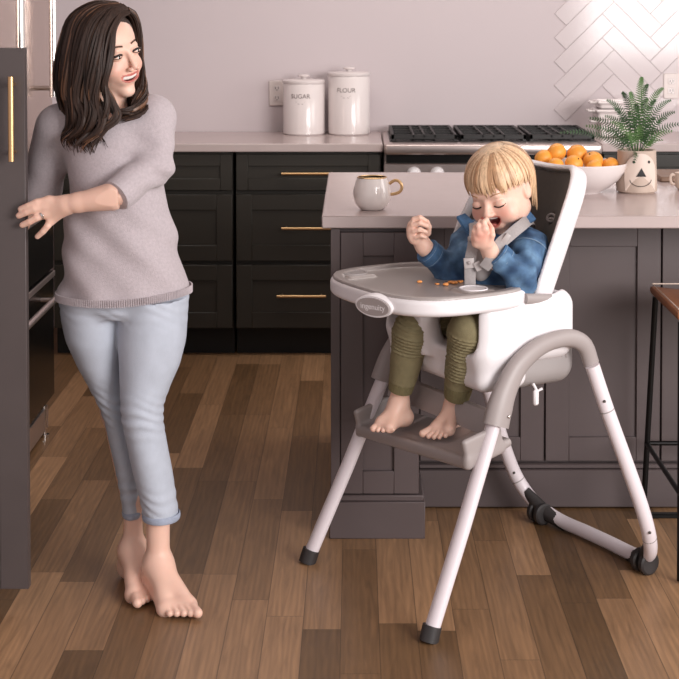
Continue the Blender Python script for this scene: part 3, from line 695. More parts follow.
# tray
def outl(p, cu, hu, hv, e=3.0):
    u = p[:, 0] - cu; v = p[:, 1]
    hu_ = np.where(u < 0, hu * 1.0, hu * 1.0); r = ((np.abs(u) / hu_) ** e + (np.abs(v) / hv) ** e) ** (1 / e); return (r - 1) * min(hu, hv)
def slab(cu, hu, hv, z0, z1, rnd, e=3.0):
    def f(p):
        d2 = outl(p, cu, hu, hv, e) + rnd; de = np.abs(p[:, 2] - (z0 + z1) / 2) - (z1 - z0) / 2 + rnd
        return np.sqrt(np.maximum(d2, 0) ** 2 + np.maximum(de, 0) ** 2) + np.minimum(np.maximum(d2, de), 0) - rnd
    return f
cu, hu, hv = .186, .214, .252
S = SDF(); S.u(slab(cu, hu, hv, .738, .783, .014)); S.s_(slab(cu + .01, hu - .018, hv - .018, .70, .770, .008)); S.s_(slab(cu, hu - .010, hv - .010, .7725, .80, .003))
S.s_(rbx((cu + .22, 0, .76), (.07, .13, .06), .05), .01)
S.u(rbx((.06, -.11, .742), (.03, .035, .012), .008), .01)
tr = obj('tray', nets(S, (-.05, -.29, .715), (.43, .29, .80), .0035), M['plastic'], HC)
S = SDF(); S.u(slab(cu, hu - .006, hv - .006, .770, .787, .004)); S.s_(slab(cu, hu - .028, hv - .032, .7765, .80, .006), .004)
S.s_(rbx((cu + .22, 0, .76), (.07, .13, .06), .05), .01)
for (a, b) in ((.075, .175), (.215, -.165)): S.u(rbx((a, b, .776), (.042, .042, .0085), .008), .008)
ti = obj('tray_insert', nets(S, (-.05, -.29, .755), (.43, .29, .80), .0035), M['traygrey'], tr)
for (a, b, r) in ((.215, -.165, .036), (.072, .178, .036)):
    obj('cup_spot', G().lathe([(r - .006, .7845), (r - .004, .7868), (r, .7868), (r + .001, .7845)], (a, b, 0), 36).lathe([(0, .7848), (r - .006, .7852)], (a, b, 0), 36), M['lgrey'] if b > 0 else M['plastic'], ti)
# badge
bc_ = Vector((-.034, -.100, .755)); ang = math.radians(22)
ex = Vector((math.sin(ang), -math.cos(ang), 0)); nz_ = Vector((-math.cos(ang), -math.sin(ang), 0)); nz_ = (nz_ + Vector((0, 0, -.12))).normalized(); ey = nz_.cross(ex)
TB = Matrix((( ex.x, ey.x, nz_.x, bc_.x), (ex.y, ey.y, nz_.y, bc_.y), (ex.z, ey.z, nz_.z, bc_.z), (0, 0, 0, 1)))
def ovl(a, b, z0, z1, n=40): return [[(a * math.cos(t) * k, b * math.sin(t) * k, z) for t in np.linspace(0, 2 * PI, n, endpoint=False)] for k, z in ((1, z0), (1, z1 - .002), (.96, z1))]
def oval(a, b, z0, z1, n=40):
    g = G(); R3 = ovl(a, b, z0, z1, n); v = [TB @ Vector(p) for r in R3 for p in r]; f = [(j * n + i, j * n + (i + 1) % n, (j + 1) * n + (i + 1) % n, (j + 1) * n + i) for j in range(2) for i in range(n)] + [tuple(2 * n + i for i in range(n)), tuple(reversed(range(n)))]
    return g.add(v, f)
bd = obj('badge', oval(.056, .0275, -.02, .006), M['plastic'], tr)
obj('badge_plate', oval(.050, .0225, .0, .0085), M['grey'], bd)
g = text_g('ingenuity', .0205, TB @ Matrix.Translation((0, 0, .0088)), .0002); obj('badge_word', g, M['plastic'], bd, smooth=False)
for s in (-1, 1):
    obj('tray_arm', G().tube([(.33, s * .225, .757), (.42, s * .212, .745), (.45, s * .20, .74)], [.014, .014, .012], 12, flat=(1, .7)), M['grey'], tr)
tr.location.z = .012
# snacks on the tray
def snack(px, py, r, lab, fl=.45):
    # plane z=.777
    z = .7895; d = P(px, py, 1.0) - Vector((0, 0, CAMH)); c = Vector((0, 0, CAMH)) + d * ((z - CAMH) / d.z)
    S = SDF(); rg = np.random.RandomState(int(px * 7))
    for k in range(5): S.u(ell((rg.uniform(-.6, .6) * r, rg.uniform(-.5, .5) * r, r * fl * .6), (r * rg.uniform(.35, .6), r * rg.uniform(.3, .5), r * fl * rg.uniform(.5, .8))), .002)
    g = nets(S, (-r * 1.4, -r * 1.4, -.004), (r * 1.4, r * 1.4, r * 1.3), .0016); g.v = [(a + c.x, b + c.y, max(q, 0) + z) for a, b, q in g.v]
    o = obj('snack_piece', g, M['cheddar']); tag(o, lab, 'food', 'orange snack pieces on the high chair tray')
snack(420, 282.5, .010, 'orange snack piece farthest left on the tray, apart from the others')
snack(437, 284.5, .006, 'small pale snack crumb between the lone piece and the pile on the tray')
snack(446, 285.5, .012, 'orange snack piece at the left end of the pile on the tray')
snack(453, 283.8, .013, 'orange snack piece in the middle of the pile on the tray')
snack(460, 282.5, .009, 'orange snack piece at the right end of the pile, next to the cup ring')

# ================================================================ PEOPLE
class Head:
    def __init__(s, c, yaw, pitch, roll, sc, kid):
        s.c = np.array(tuple(c)); a, p = math.radians(yaw), math.radians(pitch)
        f = Vector((math.sin(a) * math.cos(p), -math.cos(a) * math.cos(p), -math.sin(p))); x = f.cross(Vector((0, 0, 1))).normalized(); u = x.cross(f)
        Rr = Matrix.Rotation(math.radians(roll), 3, f); x = Rr @ x; u = Rr @ u
        s.R = np.array([x, f, u]).T; s.sc = sc; s.kid = kid
    def W(s, *l): return s.c + s.R @ (np.array(l) * s.sc)
    def loc(s, p): return ((p - s.c) @ s.R) / s.sc
    def build(s):
        k = s.sc; S = SDF(); R = s.R; W = s.W
        E = lambda c, r: ell(W(*c), np.array(r) * k, R); C = lambda a, b, ra, rb=None: rc(W(*a), W(*b), ra * k, (rb or ra) * k)
        if s.kid:
            S.u(E((0, -.07, .13), (.345, .42, .365))); S.u(E((0, .07, -.12), (.300, .30, .345)), .06 * k)
            S.u(E((0, .20, -.385), (.09, .08, .065)), .10 * k)
            for x in (-1, 1): S.u(E((x * .165, .235, -.175), (.120, .115, .12)), .08 * k); S.u(E((x * .22, .0, -.24), (.08, .14, .10)), .08 * k)
            S.u(C((-.13, .315, .085), (.13, .315, .085), .045), .07 * k)
            for x in (-1, 1): S.s_(E((x * .145, .43, -.02), (.085, .07, .055)), .05 * k)
            S.u(C((0, .36, .0), (0, .415, -.115), .025, .045), .05 * k)
            for x in (-1, 1): S.u(E((x * .042, .395, -.13), (.030, .034, .026)), .02 * k); S.u(E((x * .140, .318, -.025), (.070, .05, .052)), .012 * k)
        else:
            S.u(E((0, -.07, .14), (.335, .41, .35))); S.u(E((0, .07, -.10), (.270, .30, .36)), .05 * k)
            S.u(E((0, .255, -.415), (.085, .075, .06)), .09 * k)
            for x in (-1, 1): S.u(E((x * .145, .235, -.135), (.095, .10, .085)), .07 * k); S.u(E((x * .19, .0, -.27), (.06, .13, .08)), .08 * k)
            S.u(C((-.13, .325, .10), (.13, .325, .10), .035), .06 * k)
            for x in (-1, 1): S.s_(E((x * .140, .435, .03), (.085, .07, .048)), .05 * k)
            S.u(C((0, .36, .07), (0, .445, -.095), .022, .034), .045 * k)
            for x in (-1, 1): S.u(E((x * .045, .415, -.125), (.030, .040, .026)), .02 * k); S.u(E((x * .135, .320, .035), (.062, .05, .045)), .012 * k)
        for x in (-1, 1):  # ears
            ex = x * (.325 if s.kid else .325); S.u(E((ex, -.03, -.03), (.035, .075, .115)), .03 * k); S.s_(E((ex + x * .035, -.015, -.02), (.022, .045, .075)), .015 * k)
        if s.kid:
            s.mc, s.mr = (.0, .395, -.240), (.112, .13, .060)
            S.u(C((-.08, .32, -.31), (.08, .32, -.31), .035), .04 * k)
        else:
            s.mc, s.mr = (0, .40, -.240), (.124, .12, .038)
            S.u(C((-.07, .295, -.24), (.07, .295, -.24), .055), .06 * k)
        s.skin0 = SDF(); s.skin0.ops = list(S.ops)
        mc, mr = np.array(s.mc), np.array(s.mr)
        def mouth(p):
            q = s.loc(p); q = q - mc; q[:, 2] -= q[:, 0] ** 2 * (1.6 if not s.kid else 3.2); k0 = np.linalg.norm(q / mr, axis=1); return (k0 - 1) * mr.min() * k
        S.s_(mouth, .012 * k); s.S = S; return S
    def surf(s, x, z, off=0.0):
        ys = np.linspace(.62, .0, 400); p = np.array([s.W(x, y, z) for y in ys]); d = s.skin0(p); i = int(np.argmax(d < 0)); return s.W(x, ys[i] + off, z)
    def color(s, p, base):
        q = s.loc(p); c = np.tile(np.array(base, float), (len(p), 1)); mc, mr = np.array(s.mc), np.array(s.mr)
        m = q - mc; m[:, 2] -= m[:, 0] ** 2 * (1.6 if not s.kid else 3.2); k0 = np.linalg.norm(m / mr, axis=1); kl = np.linalg.norm(m / (mr + np.array([.016, .05, .020])), axis=1)
        front = q[:, 1] > .2
        for x in (-1, 1):
            b = np.exp(-(((q[:, 0] - x * .17) / .09) ** 2 + ((q[:, 2] + .14) / .09) ** 2)) * front * (.42 if s.kid else .22); c = c * (1 - b[:, None]) + np.array([214, 128, 112]) * b[:, None]
        nb = np.exp(-((q[:, 0] / .06) ** 2 + ((q[:, 2] + .12) / .05) ** 2)) * front * .15; c = c * (1 - nb[:, None]) + np.array([212, 128, 110]) * nb[:, None]
        lip = (kl < 1) & front; c[lip] = (208, 132, 120) if not s.kid else (206, 120, 108)
        inn = (k0 < 1.08) & (q[:, 1] < (.325 if s.kid else .335)) & front; c[inn] = (112, 40, 38)
        return c
def lin_arr(c):
    c = np.clip(c / 255, 0, 1); return np.where(c <= .04045, c / 12.92, ((c + .055) / 1.055) ** 2.4)
def bounds(pts, m):
    a = np.array([tuple(p) for p in pts]); return a.min(0) - m, a.max(0) + m
def face_bits(H, root, kid):
    k = H.sc
    for x in (-1, 1):
        ex, ez = (x * .145, -.025) if kid else (x * .137, .036)
        if not kid:
            c = H.surf(ex, ez, -.034); e = obj('eye', G().ball(c, .036 * k, seg=20), M['eye'], root, world=True)
            d = H.R @ np.array([-.18, 1, -.05]); d /= np.linalg.norm(d); obj('iris', G().ball(c + d * .022 * k, .0185 * k, seg=14), M['iris'], e, world=True)
            up = [H.surf(ex + a, ez + .020 * (1 - (a / .066) ** 2) + .004, .004) for a in np.linspace(-.062, .066, 12)]
            lo = [H.surf(ex + a, ez - .012 * (1 - (a / .062) ** 2) - .004, .002) for a in np.linspace(-.056, .06, 12)]
            obj('eyelashes', G().tube(up, [.0018] + [.0030] * 10 + [.0018], 6).tube(lo, .0009, 5), M['lash'], root, world=True)
        else:
            lo = [H.surf(ex + a, ez - .014 - .016 * (1 - (a / .066) ** 2), .004) for a in np.linspace(-.062, .062, 12)]
            obj('eyelashes', G().tube(lo, [.0010] + [.0019] * 10 + [.0010], 6), M['lash'], root, world=True)
            cr = [H.surf(ex + a, ez + .036 - .2 * a * a, .0) for a in np.linspace(-.055, .055, 10)]
        if kid: bw = [H.surf(ex + x * a, ez + .108 + .02 * math.sin((a + .06) / .13 * PI) + .04 * a, .004) for a in np.linspace(-.06, .08, 10)]
        else: bw = [H.surf(ex + x * a, ez + .090 + .022 * math.sin((a + .07) / .17 * PI) - .20 * a, .005) for a in np.linspace(-.075, .095, 12)]
        obj('eyebrow', G().tube(bw, [.0024 if not kid else .0016] * (len(bw) - 3) + [.002, .0014, .0008], 6, flat=(1, .7)), M['browl'] if kid else M['brow'], root, world=True)
    if not kid:
        g = G(); n = 10
        for i in range(n):
            x = -.095 + .19 * (i + .5) / n; c = H.surf(x, -.230 + 1.6 * x * x, -.030); g.bm(_tooth(), Matrix.Translation(c) @ Matrix(H.R.tolist()).to_4x4() @ Matrix.Rotation(-x * 3.0, 4, 'Z') @ Matrix.Diagonal((.0105 * k, .012 * k, .026 * k, 1)))
        obj('teeth', g, M['teeth'], root, world=True)
        for z0, dz in ((-.203, .0), (-.279, -.0)):
            pts = [H.surf(a, z0 + (1.7 if dz == 0 and z0 > -.25 else 2.6) * a * a, .004) for a in np.linspace(-.118, .118, 15)]
            obj('lip', G().tube(pts, [.0006] + [.0009 + .0011 * math.sin(i / 14 * PI) for i in range(1, 14)] + [.0006], 8), M['lip'], root, world=True)
def _tooth():
    b = bmesh.new(); bmesh.ops.create_uvsphere(b, u_segments=10, v_segments=8, radius=1); return b
# ---------------------------------------------------------------- child
CM = (231, 190, 171)
HK = Head(P(500, 189.5, 3.95), -32, 20, 8, .226, True); HK.build()
cy_ = math.radians(30.8)
KS = SDF(); KS.u(HK.S)
neck0 = P(511, 232, 3.995)
KS.u(rc(HK.W(0, -.12, -.2), neck0, .040, .038), .015)
def hand(S, wrist, fore, palm, knuck, fingers, r, pk=.012, rw=.02, rf=.026):
    S.u(rc(fore, wrist, rf, rw), .01); S.u(rc(wrist, palm, rw, rw * 1.02), .012)
    for kn in knuck: S.u(rc(palm, kn, rw * .62, r * 1.35), pk)
    for fg, rr in fingers: chain(S, fg, [rr * (1.15 - .12 * i) for i in range(len(fg))], .0015, first=.006)
Q = lambda x, y, Y: P(x, y, Y - .025)
# far (image-left) raised hand
h1 = SDF(); kn = [Q(411.5, 225, 3.955), Q(410.5, 230, 3.955), Q(411, 235.5, 3.957), Q(413.5, 240, 3.96)]
hand(h1, Q(424, 246.5, 3.98), Q(432, 256, 4.0), Q(417.5, 236, 3.972), kn,
     [([kn[0], Q(414, 219.5, 3.95), Q(420, 217.5, 3.943), Q(425.5, 220.5, 3.943)], .0072), ([kn[1], Q(413, 225, 3.945), Q(420, 223, 3.936), Q(427, 226, 3.936)], .0072),
      ([kn[2], Q(414, 231, 3.943), Q(420, 229.5, 3.934), Q(426, 232, 3.936)], .0070), ([kn[3], Q(416, 237, 3.946), Q(421, 235.5, 3.938), Q(425.5, 237.5, 3.94)], .0062),
      ([Q(422, 239, 3.972), Q(428, 233, 3.962), Q(429, 227, 3.953), Q(427, 221.5, 3.947)], .0078)], .0072, rw=.0205, rf=.024)
# near hand at the mouth
mo = HK.surf(-.03, -.27)
h2 = SDF(); kn = [Q(485, 229, 3.80), Q(479.5, 233, 3.802), Q(476.5, 238, 3.81), Q(476, 243.5, 3.82)]
hand(h2, Q(491, 253, 3.85), Q(500, 264, 3.865), Q(485, 242, 3.826), kn,
     [([kn[0], Q(484, 222.5, 3.803), Q(486.5, 220, 3.815), Q(488, 222.5, 3.826)], .0072), ([kn[1], Q(478.5, 226, 3.803), Q(480.5, 222, 3.815), Q(484, 223.5, 3.828)], .0072),
      ([kn[2], Q(474.5, 232, 3.808), Q(475.5, 227, 3.820), Q(479, 226.5, 3.832)], .0070), ([kn[3], Q(473.5, 239, 3.818), Q(473.5, 234, 3.828), Q(477, 232, 3.836)], .0062),
      ([Q(489, 244, 3.815), Q(492, 235, 3.806), Q(491.5, 229, 3.812), Q(489.5, 225, 3.822)], .0080)], .0074, rw=.021, rf=.025)
def foot(heel, ball_, ankle, shin, side, toes, r=.0068, rb=.020):
    S = SDF(); S.u(rc(shin, ankle, .026, .022)); S.u(ell(heel, (.021, .023, .019)), .012); S.u(rc(ankle, heel, .021, .019), .015)
    b1, b2 = ball_; S.u(rc(ankle, b1, .020, .0145), .02); S.u(rc(ankle, b2, .017, .012), .02); S.u(rc(heel, b1, .017, .0125), .02); S.u(rc(heel, b2, .016, .011), .015); S.u(rc(b1, b2, .0135, .0105), .01)
    for i, (tp, rr) in enumerate(toes):
        t = i / max(1, len(toes) - 1); st = Vector(b1) * (1 - t) + Vector(b2) * t; mid = (st + Vector(tp)) / 2 + Vector((0, 0, .003)); chain(S, [st, mid, tp], [rr * 1.1, rr * .95, rr], .002, first=.006)
    return S
# near foot: toes spread from big toe (image right... left) to small
Yn = 3.885
f1 = foot(Q(456, 417, 3.935), (Q(437, 428, 3.885), Q(449, 430, 3.858)), Q(455, 404, 3.93), Q(457, 388, 3.89), 1,
          [(Q(423, 433.5, 3.878), .0098), (Q(428.5, 436.2, 3.868), .0068), (Q(434, 437.2, 3.860), .0064), (Q(439.5, 437.2, 3.853), .0060), (Q(445.5, 435.8, 3.848), .0058)])
f2 = foot(Q(404, 417, 4.015), (Q(382, 423, 3.975), Q(390, 427, 3.955)), Q(399, 403, 4.01), Q(401, 388, 4.00), 1,
          [(Q(373.5, 428.5, 3.965), .0092), (Q(378, 430, 3.957), .0064), (Q(383, 430.5, 3.951), .0060), (Q(388, 430.5, 3.946), .0056), (Q(393, 429.5, 3.942), .0054)])
body = SDF(); body.u(ell(HW(.38, -.02, .80), (.075, .085, .15))); body.u(ell(HW(.36, -.02, .70), (.085, .095, .06)), .03)
kneeN, kneeF = Q(466, 332, 3.825), Q(411, 334, 3.965)
for kn_, hp, an in ((kneeN, HW(.36, -.09, .70), Q(455, 396, 3.925)), (kneeF, HW(.36, .05, .70), Q(400, 392, 4.0))):
    body.u(rc(hp, kn_, .030, .018), .02); body.u(rc(kn_, an, .018, .020), .01)
for shd, el, wr in ((Q(531, 254, 3.94), Q(523, 276, 3.88), Q(497, 255, 3.855)), (Q(466, 250, 4.05), Q(448, 268, 4.02), Q(426, 250, 3.985))):
    body.u(rc(shd, el, .028, .024), .02); body.u(rc(el, wr, .024, .018), .01)
body.u(rc(neck0, HW(.39, -.02, .85), .034, .05), .02)
parts = []
lo, hi = bounds([HK.W(-.5, 0, 0), HK.W(.5, 0, 0), HK.W(0, -.6, 0), HK.W(0, .62, 0), HK.W(0, 0, .55), HK.W(0, 0, -.56), neck0], .006); parts.append((KS, nets(KS, lo, hi, .0024)))
for S, c, m in ((h1, [Q(408, 214, 3.95), Q(434, 256, 4.0)], .022), (h2, [Q(472, 213, 3.81), Q(502, 262, 3.86)], .022), (f1, [Q(418, 386, 3.86), Q(460, 440, 3.94)], .03), (f2, [Q(368, 384, 3.95), Q(410, 436, 4.02)], .03)): 
    lo, hi = bounds(c, m); parts.append((S, nets(S, lo, hi, .0016)))
lo, hi = (-.05, 3.75, .42), (.55, 4.3, 1.0); parts.append((body, nets(body, lo, hi, .009)))
g = merge(*[q for _, q in parts]); V = np.array(g.v)
child = obj('person', g, M['skin'], origin=tuple(HW(.33, -.02, .66)), colors=lin_arr(HK.color(V, CM)))
tag(child, 'small laughing blond person in denim jacket and olive trousers, seated in the high chair', 'person')
face_bits(HK, child, True)
obj('teeth', G().tube([HK.surf(a, -.200 + 3.2 * a * a, -.030) for a in np.linspace(-.07, .07, 9)], .0026, 6), M['teeth'], child, world=True)
# tongue
obj('tongue', G().ball(HK.W(.01, .30, -.295), (.012, .012, .005)), M['lip'], child, world=True)

def scalp_locks(H, n, rr, mode):
    """short straight hair combed from the crown"""
    g = G(); g2 = G(); k = H.sc; rg = np.random.RandomState(3)
    crown = np.array([.02, -.16, .5])
    for i in range(n):
        phi = 2 * PI * i / n + rg.uniform(-.05, .05); lay = rg.uniform(0, 1)
        dx, dy = math.sin(phi), math.cos(phi)     # dy>0 front
        if dy > .45: zend = .120 + rg.uniform(-.065, .050) + (.05 if abs(dx) < .1 else 0)
        elif dy > -.05: zend = .08 - (.45 - dy) * .02 + rg.uniform(-.03, .03)
        elif dy > -.45: zend = -.24 + rg.uniform(-.06, .05)
        else: zend = -.34 + rg.uniform(-.07, .05)
        zend -= (1 - lay) * 0 ; pts = []; jj = rg.normal(0, .07)
        top = rg.uniform(.0, .35) if i % 2 else 0
        for t in np.linspace(top * .6, 1, 16):
            th = t * (PI * .5 + .0); z = .485 - (.485 - zend) * (1 - math.cos(min(1, t) * PI / 2)) if zend < .3 else 0
            # ellipsoid radius at height z
            zz = (z - .13) / .385; rad = math.sqrt(max(0.0, 1 - zz * zz)) if zz > -.15 else 1 - .10 * (-.15 - zz) * 2
            lift = .015 + .020 * lay + (.012 * (t ** 3) if dy < -.05 else .012 * math.sin(t * PI))
            ex, ey = .345 + lift, .42 + lift
            dxx = dx + (.22 + jj) * math.sin(t * 2.0) * dy; m = math.hypot(dxx, dy); x = ex * rad * dxx / m; y = -.07 + ey * rad * dy / m
            if dy > .45 and z < .2: y += .02 * (0.2 - z)
            pts.append(H.W(x, y, z))
        m = len(pts); R_ = [rr * k * (1.7 if dy < -.2 else 1) * (.35 + .65 * math.sin(min(1, .25 + j / m) * PI * .62)) * (1 if j < m - 3 else (.8, .55, .2)[j - m + 3]) for j in range(m)]
        (g if rg.rand() < .72 else g2).tube(pts, R_, 6, flat=(.5, 1.0), up=pts[0] - H.c)
    return g, g2
hg, hg2 = scalp_locks(HK, 330, .0165, 0)
cap = SDF(); cap.u(ell(HK.W(0, -.075, .145), np.array((.362, .432, .372)) * HK.sc, HK.R)); cap.i(lambda p: (-(HK.loc(p)[:, 2] - (.10 - .55 * np.clip(-HK.loc(p)[:, 1] + .0, 0, .8)))) * HK.sc, .01)
lo, hi = bounds([HK.W(-.5, 0, 0), HK.W(.5, 0, 0), HK.W(0, -.6, 0), HK.W(0, .6, 0), HK.W(0, 0, .6), HK.W(0, 0, -.4)], 0)
hair = obj('hair', merge(nets(cap, lo, hi, .005), hg), M['chair_'], child, world=True)
obj('hair_strands', hg2, M['chair2_'], hair, world=True)

# jacket
J = SDF()
R3 = np.array(Matrix.Rotation(cy_, 3, 'Z'))
J.u(ell(HW(.385, -.02, .845), (.088, .118, .10), R3)); J.u(rbx(HW(.375, -.02, .76), (.085, .115, .10), .06, R3), .04)
J.u(rc(P(512, 240, 3.98), P(530, 246, 3.93), .045, .046), .02); J.u(rc(P(512, 240, 3.98), P(474, 240, 4.03), .045, .042), .02)
nS, nE, nC = Q(530, 249, 3.93), Q(521, 277, 3.865), Q(498, 255, 3.853)
fS, fE, fC = Q(470, 246, 4.05), Q(449, 269, 4.015), Q(428, 251.5, 3.988)
J.u(rc(nS, nE, .046, .042), .03); J.u(rc(nE, nC, .043, .031), .012); J.u(rc(fS, fE, .042, .040), .03); J.u(rc(fE, fC, .040, .031), .012)
J.warp(lambda p: .0042 * wob(p, 70) + .0042 * wob(p, 140, 3))
for a, b in ((nE, nC), (fE, fC)):
    d = (Vector(b) - Vector(a)).normalized(); bb = Vector(b)
    J.s_((lambda bb, d: (lambda p: np.maximum(np.linalg.norm(p - np.array(bb + d * .018), axis=1) - .040, -((p - np.array(bb + d * .002)) @ np.array(d)))))(bb, d))
J.s_(rc(neck0 + Vector((0, 0, .05)), neck0 + Vector((0, -.01, -.03)), .05, .032), .01)
front = HW(.25, .03, .83); J.s_(ell(Q(477, 250, 3.885), (.022, .05, .07)), .01)
jg = nets(J, (-.02 + .03, 3.70, .66), (.60, 4.25, 1.0), .0036); jv = np.array(jg.v); q = np.clip(.40 - .55 * wob(jv, 70) - .35 * wob(jv, 150, 3) + .25 * wob(jv, 33, 9), 0, 1)[:, None]
jk = obj('denim_jacket', jg, M['denimw'], child, world=True, colors=lin_arr(np.array([40, 66, 98]) * (1 - q) + np.array([104, 138, 170]) * q))  # pale worn ridges, plus crease shade painted into the dark denim tone
jl = []
for a, b, rr in ((nS, nE, .0475), (fS, fE, .0425)):
    d = (Vector(b) - Vector(a)).normalized(); c = Vector(a) + d * .006; x = d.cross(Vector((0, 0, 1))).normalized(); y = d.cross(x)
    ring = [c + (x * math.cos(t) + y * math.sin(t)) * rr * 1.03 for t in np.linspace(0, 2 * PI, 40)]; obj('sleeve_seam', G().tube(ring, .0014, 6, cap=False), M['seam'], jk, world=True)
for a, b, rr in ((nE, nC, .033), (fE, fC, .033)):
    d = (Vector(b) - Vector(a)).normalized(); b = Vector(b); obj('cuff', G().tube([b - d * .026, b - d * .024, b + d * .004, b + d * .007, b + d * .006], [rr * .97, rr * 1.04, rr * 1.04, rr, rr * .8], 24), M['denim'], jk, world=True)
    obj('stitching', G().tube([b - d * .021, b - d * .0195], rr * 1.055, 24, cap=False).tube([b + d * .001, b + d * .0025], rr * 1.06, 24, cap=False), M['seam'], jk, world=True)
# collar: near and far flaps
def flap(pts, th=.004, name='collar', m='denim', par=None, r=.02):
    g = G(); n = len(pts)
    A = [Vector(p) for p in pts]; c = sum(A, Vector()) / n; nrm = (A[1] - A[0]).cross(A[2] - A[0]).normalized()
    v = [p + nrm * th for p in A] + [p - nrm * th for p in A]; f = [tuple(range(n)), tuple(reversed(range(n, 2 * n)))] + [(i, i + n, (i + 1) % n + n, (i + 1) % n) for i in range(n)]
    b = bmesh.new(); bv = [b.verts.new(p) for p in v]; [b.faces.new([bv[i] for i in q]) for q in f]
    bmesh.ops.recalc_face_normals(b, faces=b.faces); bmesh.ops.bevel(b, geom=b.edges[:], offset=.0025, segments=2, affect='EDGES'); g.bm(b); return g
for bx, by, bY in ((503, 263, 3.835), (434, 262, 3.975)): obj('button', G().ball(Q(bx, by, bY), (.0045, .003, .0045)), M['brass'], jk, world=True)
obj('collar', flap([Q(456, 217, 3.97), Q(465, 214, 4.0), Q(474, 222, 3.95), Q(482, 240, 3.90), Q(474, 236, 3.915), Q(466, 233, 3.94)]), M['denim'], jk, world=True)
obj('collar', flap([Q(529, 211, 3.98), Q(536, 220, 3.97), Q(522, 229, 3.90), Q(507, 238, 3.865), Q(500, 237, 3.868), Q(510, 227, 3.895)]), M['denim'], jk, world=True)
# shirt front seen inside the open jacket
obj('shirt', nets(SDF().u(ell(Q(481, 252, 3.915), (.036, .034, .075))), *bounds([Q(481, 252, 3.915)], .085), .004), M['shirt'], child, world=True)
# harness straps (part of the chair)
def ribbon(pts, wd=.011, th=.0018): return G().tube(spline(pts, 26), wd, 8, flat=(1, th / wd * 1.6), up=(.86, .1, .6))
def strap2(pts, upv, wd=.0145):
    return G().tube(spline(pts, 26), wd, 8, flat=(1, .16), up=upv)
hs = obj('harness_strap', strap2([Q(534, 232, 4.10), Q(531, 219.5, 3.985), Q(521, 226, 3.885), Q(509, 236, 3.858), Q(499, 245, 3.845), Q(492, 258, 3.83), Q(484, 268, 3.84)], (-.5, -.2, .85)), M['strap'], HC, world=True)
obj('harness_strap', strap2([Q(474, 222, 3.955), Q(475, 232, 3.90), Q(473, 246, 3.875), Q(470, 262, 3.868), Q(470, 285, 3.875)], (.95, -.3, 0)), M['strap'], HC, world=True)
def slab_at(c, x, y, hw, hh, ht):
    x = Vector(x).normalized(); y = Vector(y); y = (y - x * x.dot(y)).normalized(); z = x.cross(y); c = Vector(c)
    T = Matrix(((x.x, y.x, z.x, c.x), (x.y, y.y, z.y, c.y), (x.z, y.z, z.z, c.z), (0, 0, 0, 1))); return G().box(-hw, hw, -hh, hh, -ht, ht, .0018, T=T, seg=2)
obj('strap_adjuster', slab_at(Q(505, 239.5, 3.850), (1, .0, -.75), (.6, 0, .8), .007, .0165, .0035), M['buckle'], HC, world=True)
obj('strap_adjuster', slab_at(Q(474, 239, 3.878), (1, 0, 0), (0, 0, 1), .016, .006, .0035), M['buckle'], HC, world=True)
bk = obj('harness_buckle', merge(slab_at(Q(469, 263, 3.860), (1, 0, .1), (0, 0, 1), .013, .013, .005), slab_at(Q(478, 266, 3.856), (1, 0, .5), (-.5, 0, 1), .009, .012, .005)), M['buckle'], HC, world=True)
obj('release_button', G().ball(Q(469, 263, 3.853), (.005, .003, .005)), M['grey'], bk, world=True)
obj('crotch_strap', strap2([Q(470, 268, 3.865), Q(470, 290, 3.87), Q(468, 318, 3.90)], (1, 0, 0), .014), M['strap'], HC, world=True)

# trousers
TR = SDF()
def leg(hp, kn_, an, r0, r1, r2):
    S = SDF(); S.u(rc(hp, kn_, r0, r1)); S.u(rc(kn_, an, r1 * .98, r2), .015); return S
aN, aF = Q(458, 389, 3.885), Q(402, 382, 3.995)
LN = leg(HW(.33, -.10, .725), Q(468, 330, 3.825), aN, .062, .047, .036); LF = leg(HW(.33, .05, .710), Q(412, 332, 3.965), aF, .062, .048, .036)
TR.u(LN); TR.u(LF, .012); TR.u(rbx(HW(.37, -.02, .70), (.085, .125, .055), .045, R3), .03)
TR.warp(lambda p: .0022 * wob(p, 70, 1))
def kneepad(kn_, an, t0, t1):
    a = np.array(tuple(kn_)); b = np.array(tuple(an)); ax = (b - a) / np.linalg.norm(b - a); Ln = np.linalg.norm(b - a)
    def f(p):
        t = ((p - a) @ ax) / Ln; w_ = np.clip((t - t0) * 25, 0, 1) * np.clip((t1 - t) * 25, 0, 1); return -w_ * (.0022 + .0024 * np.sin(t * Ln * 2 * PI / .0095))
    return f
TR.warp(kneepad(Q(468, 330, 3.825), aN, -.02, .46)); TR.warp(kneepad(Q(412, 332, 3.965), aF, -.05, .42))
for a, b in ((Q(468, 330, 3.825), aN), (Q(412, 332, 3.965), aF)):
    d = np.array(tuple(Vector(b) - Vector(a))); d /= np.linalg.norm(d); TR.s_((lambda b, d: (lambda p: np.maximum(-((p - np.array(tuple(b))) @ d) , np.linalg.norm(p - np.array(tuple(b)), axis=1) - .075)))(b, d))
tr_ = obj('trousers', nets(TR, (.0, 3.68, .46), (.52, 4.24, .80), .0034), M['olive'], child, world=True)
for a, b, r in ((Q(468, 330, 3.825), aN, .0365), (Q(412, 332, 3.965), aF, .0355)):
    d = (Vector(b) - Vector(a)).normalized(); b = Vector(b); pts = [b + d * t for t in np.linspace(-.014, .024, 14)]; g = G(); nn = 72; g.tube(pts, [r * (1.0 - .012 * i * .8) for i in range(14)], nn)
    for i in range(0, len(g.v)):
        k = i % nn; c = pts[i // nn]; 
        if k % 2: g.v[i] = tuple(c + (Vector(g.v[i]) - c) * 1.03)
    obj('ribbed_cuff', g, M['olived'], tr_, world=True)
